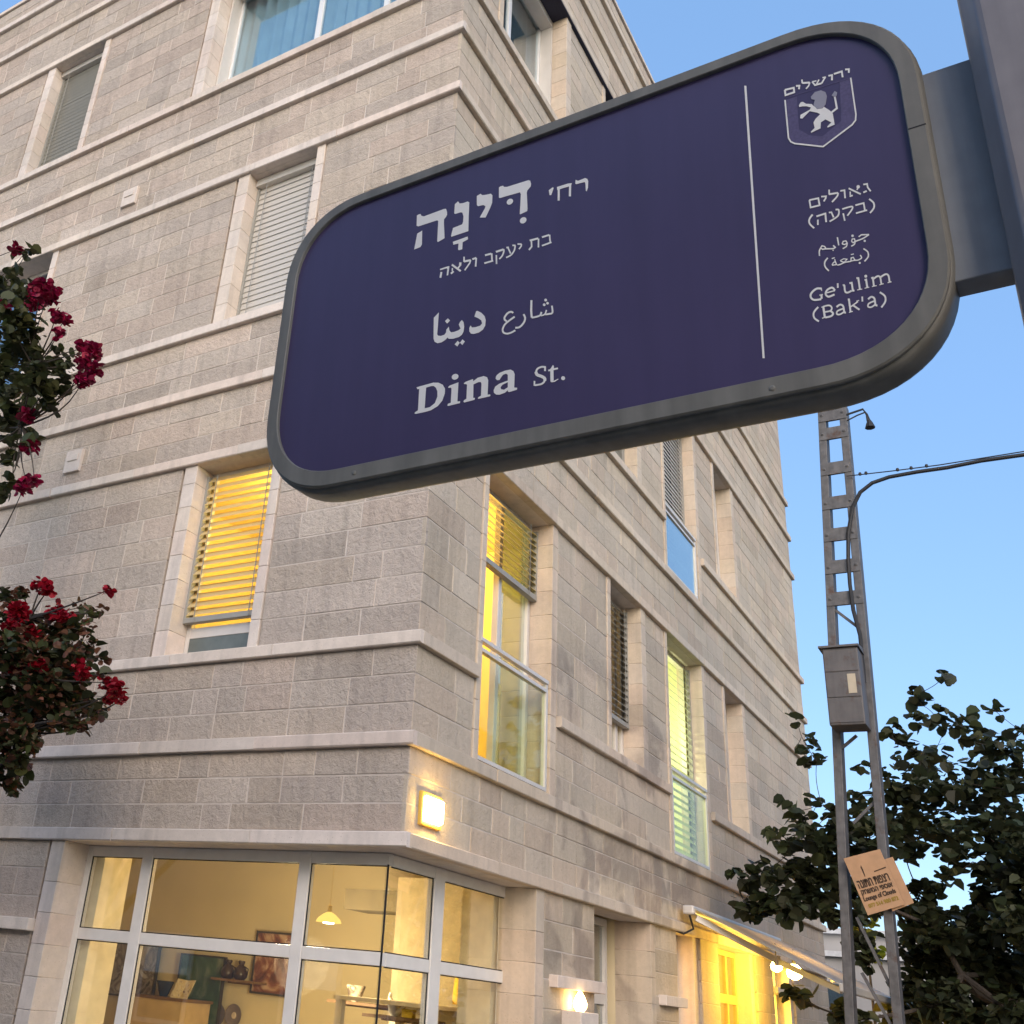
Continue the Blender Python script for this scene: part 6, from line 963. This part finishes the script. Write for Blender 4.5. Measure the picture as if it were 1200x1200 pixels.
def paint(name, cols, scale, dist=3):
    m, n, l, p, o = newmat(name); tc = n.new('ShaderNodeTexCoord'); z = n.new('ShaderNodeTexNoise'); z.inputs['Scale'].default_value = scale; z.inputs['Distortion'].default_value = dist; z.inputs['Detail'].default_value = 3
    l.new(tc.outputs['Object'], z.inputs['Vector']); rp = n.new('ShaderNodeValToRGB'); l.new(z.outputs['Fac'], rp.inputs[0])
    rp.color_ramp.elements[0].position = .35; rp.color_ramp.elements[0].color = (*cols[0], 1); rp.color_ramp.elements[1].position = .65; rp.color_ramp.elements[1].color = (*cols[-1], 1)
    for i, c in enumerate(cols[1:-1]): e = rp.color_ramp.elements.new(.35 + .3 * (i + 1) / (len(cols) - 1)); e.color = (*c, 1)
    l.new(rp.outputs[0], p.inputs['Base Color']); p.inputs['Roughness'].default_value = .7; return m
wallpiece('painting', 'wide grey and brown abstract painting on the shop wall behind the leftmost mullion', (120, 1104), (177, 1170), 4.5, paint('grey_abstract_paint', [(.06, .05, .04), (.30, .25, .2), (.12, .09, .07), (.38, .34, .3)], 2.2))
wallpiece('painting', 'tall dark green painting standing in the middle of the shop wall', (214, 1119), (251, 1215), 4.5, paint('green_paint', [(.03, .05, .03), (.05, .09, .045), (.16, .18, .12)], 1.5))
wallpiece('painting', 'red-brown painting of pale shapes on the shop wall by the second mullion', (303, 1093), (335, 1166), 4.5, paint('red_brown_paint', [(.08, .03, .02), (.20, .07, .04), (.45, .30, .20)], 2.5))
def shelf(label, q0, q1, x, dep=.3):
    a, b = at_x(*q0, x), at_x(*q1, x); z = (a.z + b.z) / 2; y0, y1 = min(a.y, b.y), max(a.y, b.y)
    t = thing('shelf', label, 'shelf', (x, (y0 + y1) / 2, z)); mb = MB(); mb.box(x, x + dep, y0, y1, z - .025, z); obj('board', mb, mat('dark_oak', (.16, .09, .045), rough=.6), t)
    mb = MB()
    mb.box(x + dep - .012, x + dep, y0 + .02, y1 - .02, z - .045, z - .0255)
    obj('batten', mb, mat('dark_oak', (.16, .09, .045)), t); return z
def pot(label, px, py, x, h, prof, m, handle=True, name='jug', cat='jug', z=None):
    P = at_x(px, py, x); z = P.z if z is None else z
    t = thing(name, label, cat, (P.x, P.y, z)); mb = MB(); mb.lathe((P.x, P.y, z), [(a * h, b * h) for a, b in prof], 18); obj('body', mb, m, t, smooth=True)
    if handle:
        mb = MB(); mb.tube([(P.x, P.y - .25 * h, z + .7 * h), (P.x, P.y - .52 * h, z + .6 * h), (P.x, P.y - .5 * h, z + .35 * h), (P.x, P.y - .36 * h, z + .25 * h)], .04 * h, 6); obj('handle', mb, m, t)
JUG = [(.25, 0), (.40, .15), (.42, .35), (.28, .62), (.14, .78), (.2, .92), (.18, 1)]; DKC = mat('dark_glazed_clay', (.05, .03, .025), rough=.3)
z = shelf('short dark shelf high on the shop wall carrying two jugs', (247, 1146), (297, 1149), 4.25)
pot('dark clay jug on the short shelf, left of its twin', 266, 1146, 4.4, .20, JUG, DKC, z=z); pot('dark clay jug with a big handle, right one on the short shelf', 281, 1147, 4.4, .20, JUG, DKC, z=z)
a, b = at_x(158, 1164, 3.9), at_x(214, 1168, 3.9)
t = thing('display_cabinet', 'tan display cabinet under the bowl and the open book', 'cabinet', (4.0, (a.y + b.y) / 2, .05)); mb = MB(); mb.box(3.9, 4.4, b.y, a.y, .051, a.z - .03); obj('body', mb, mat('tan_veneer', (.48, .34, .17)), t); mb = MB(); mb.box(3.88, 4.42, b.y - .02, a.y + .02, a.z - .03, a.z); obj('top', mb, mat('dark_oak', (.16, .09, .045)), t)
BOWL = [(.22, 0), (.34, .3), (.5, .75), (.52, .8), (.48, .76), (.2, .1)]
pot('blue-black bowl standing on the tan cabinet', 192, 1163, 4.05, .20, BOWL, mat('blue_black_glaze', (.03, .035, .06), rough=.25), False, 'bowl', 'bowl', z=a.z)
P = at_x(210, 1164, 4.05); t = thing('open_book', 'open pale book propped up beside the blue-black bowl', 'book', (P.x, P.y, a.z)); mb = MB(); mb.hexa([(P.x, P.y + .13, a.z), (P.x + .02, P.y, a.z), (P.x + .03, P.y, a.z), (P.x + .01, P.y + .13, a.z), (P.x + .1, P.y + .14, a.z + .2), (P.x + .12, P.y, a.z + .19), (P.x + .13, P.y, a.z + .19), (P.x + .11, P.y + .14, a.z + .2)]); obj('page', mb, paint('book_page_print', [(.6, .45, .25), (.7, .6, .4), (.2, .1, .1)], 6), t)
mb = MB(); mb.hexa([(P.x + .02, P.y - .001, a.z), (P.x, P.y - .12, a.z), (P.x + .01, P.y - .12, a.z), (P.x + .03, P.y - .001, a.z), (P.x + .12, P.y - .001, a.z + .19), (P.x + .1, P.y - .13, a.z + .2), (P.x + .11, P.y - .13, a.z + .2), (P.x + .13, P.y - .001, a.z + .19)]); obj('page', mb, MATS['book_page_print'], t)
for px, py, lab in ((256, 1189, 'grey ring-patterned plate on the shop wall, left of the pair'), (275, 1190, 'grey ring-patterned plate on the shop wall, right of the pair')):
    P = at_x(px, py, 4.56); t = thing('wall_plate', lab, 'plate', tuple(P), 'plates on the shop wall'); mb = MB(); mb.lathe(P, [(.05, .0), (.09, .01), (.12, .03), (.115, .032), (.08, .014)], 20, (-1, 0, 0)); obj('rim', mb, mat('grey_glaze', (.16, .13, .14), rough=.3), t, smooth=True)
    mb = MB(); mb.lathe(P + Vector((-.015, 0, 0)), [(.035, 0), (.03, .004)], 14, (-1, 0, 0)); obj('centre', mb, mat('pale_glaze', (.5, .42, .35), rough=.3), t)
P = at_x(385, 1081, 2.2); t = thing('pendant_lamp', 'glowing dish-shaped pendant lamp hanging inside the shop', 'lamp', tuple(P))
mb = MB(); mb.lathe(P, [(.115, 0), (.10, .03), (.05, .07), (.02, .085)], 20); obj('shade', mb, glow('pendant_shade_glow', (1, .62, .14), .8), t, smooth=True)
mb = MB(); mb.lathe(P + Vector((0, 0, .086)), [(.02, 0), (.02, .05), (.0025, .06), (.0025, 3.24 - P.z - .09)], 8); obj('cord', mb, mat('tan_cord', (.5, .40, .24)), t)
mb = MB(); mb.lathe(P + Vector((0, 0, -.012)), [(.02, 0), (.05, .004), (.05, .02)], 10); obj('bulb', mb, glow('pendant_bulb_glow', (1, .8, .4), 10), t)
l = bpy.data.lights.new('shop_light', 'POINT'); l.energy = 95; l.color = (1, .80, .48); l.shadow_soft_size = .25; lo = bpy.data.objects.new('shop_light', l); COL.objects.link(lo); lo.location = Vector((.2, .4, -.35)); lo.parent = t
z = shelf('dark shelf in the corner of the shop holding a white bowl', (383, 1171), (444, 1177), 3.2)
pot('white bowl with a dark leaf pattern on the corner shelf', 416, 1172, 3.35, .15, [(.2, 0), (.42, .3), (.62, .9), (.6, .95), (.55, .85), (.2, .1)], paint('leaf_patterned_glaze', [(.66, .58, .45), (.6, .5, .38), (.12, .08, .06)], 7), False, 'bowl', 'bowl', z=z)
z = shelf('lower dark shelf by the glass corner carrying a white figure', (424, 1189), (502, 1194), 2.6)
P = at_x(462, 1190, 2.75); t = thing('figurine', 'white bird figure on the lower shop shelf', 'figurine', (P.x, P.y, z)); mb = MB(); mb.tube([(P.x, P.y, z), (P.x, P.y + .01, z + .04), (P.x, P.y + .035, z + .09), (P.x, P.y + .055, z + .14), (P.x, P.y + .05, z + .18)], [.03, .045, .035, .018, .014], 10); mb.tube([(P.x, P.y - .02, z + .03), (P.x, P.y - .06, z + .05), (P.x, P.y - .10, z + .1)], [.03, .02, .006], 8); obj('body', mb, mat('white_porcelain', (.7, .66, .58), rough=.3), t, smooth=True)
P = at_x(479, 1190, 2.75); t = thing('yellow_candle_box', 'bright yellow little box on the lower shop shelf', 'box', (P.x, P.y, z)); mb = MB(); mb.box(P.x - .03, P.x + .03, P.y - .055, P.y + .055, z, z + .05); obj('body', mb, mat('bright_yellow_card', (.85, .60, .03)), t, bevel=.004); mb = MB(); mb.box(P.x - .033, P.x + .033, P.y - .058, P.y + .058, z + .0505, z + .065); obj('lid', mb, mat('bright_yellow_card', (.85, .6, .03)), t, bevel=.003)
t = thing('shop_table', 'white table behind the right-hand shop pane', 'table', (2.6, 1.45, .05)); zt = at_x(545, 1182, 2.4).z
mb = MB(); mb.box(2.2, 3.2, .9, 1.9, zt - .03, zt); obj('table_top', mb, mat('white_laminate', (.62, .55, .42)), t)
for x, y in ((2.25, .95), (3.15, .95), (2.25, 1.85), (3.15, 1.85)): mb = MB(); mb.box(x - .03, x + .03, y - .03, y + .03, .05, zt - .031); obj('leg', mb, MATS['white_laminate'], t)
P = at_x(553, 1168, 2.75); t = thing('yellow_cushion', 'yellow cushion leaning on the white table behind the right-hand pane', 'cushion', (P.x, P.y, zt)); mb = MB(); n = 10
for i in range(n + 1):
    for j in range(n + 1):
        a_, b_ = i / n * 2 - 1, j / n * 2 - 1; th = .07 * (1 - a_ ** 4) * (1 - b_ ** 4)
        for s_ in (-1, 1): mb.v.append((P.x + .05 * (b_ + 1) / 2 + s_ * th, P.y + a_ * .19 * (1 - .05 * b_ * b_), zt + .02 + (b_ + 1) * .14 * (1 - .05 * a_ * a_)))
for i in range(n):
    for j in range(n):
        for s_ in (0, 1): q = lambda a_, b_: (a_ * (n + 1) + b_) * 2 + s_; mb.f.append((q(i, j), q(i + 1, j), q(i + 1, j + 1), q(i, j + 1))); mb.t.append((1, 1, 1)); mb.m.append(0)
obj('cover', mb, mat('yellow_cushion_cloth', (.72, .48, .05), rough=.9), t, smooth=True)
P = at_x(566, 1196, 2.35); t = thing('pink_bottle', 'bright pink bottle on the front of the white shop table', 'bottle', (P.x, P.y, zt)); mb = MB(); mb.lathe((P.x, P.y, zt), [(.045, 0), (.048, .02), (.048, .05), (.03, .07)], 14); obj('body', mb, mat('pink_plastic', (.75, .08, .30), rough=.35), t, smooth=True); mb = MB(); mb.lathe((P.x, P.y, zt + .0705), [(.022, 0), (.022, .03)], 12); obj('cap', mb, mat('pink_plastic', (.75, .08, .3)), t)
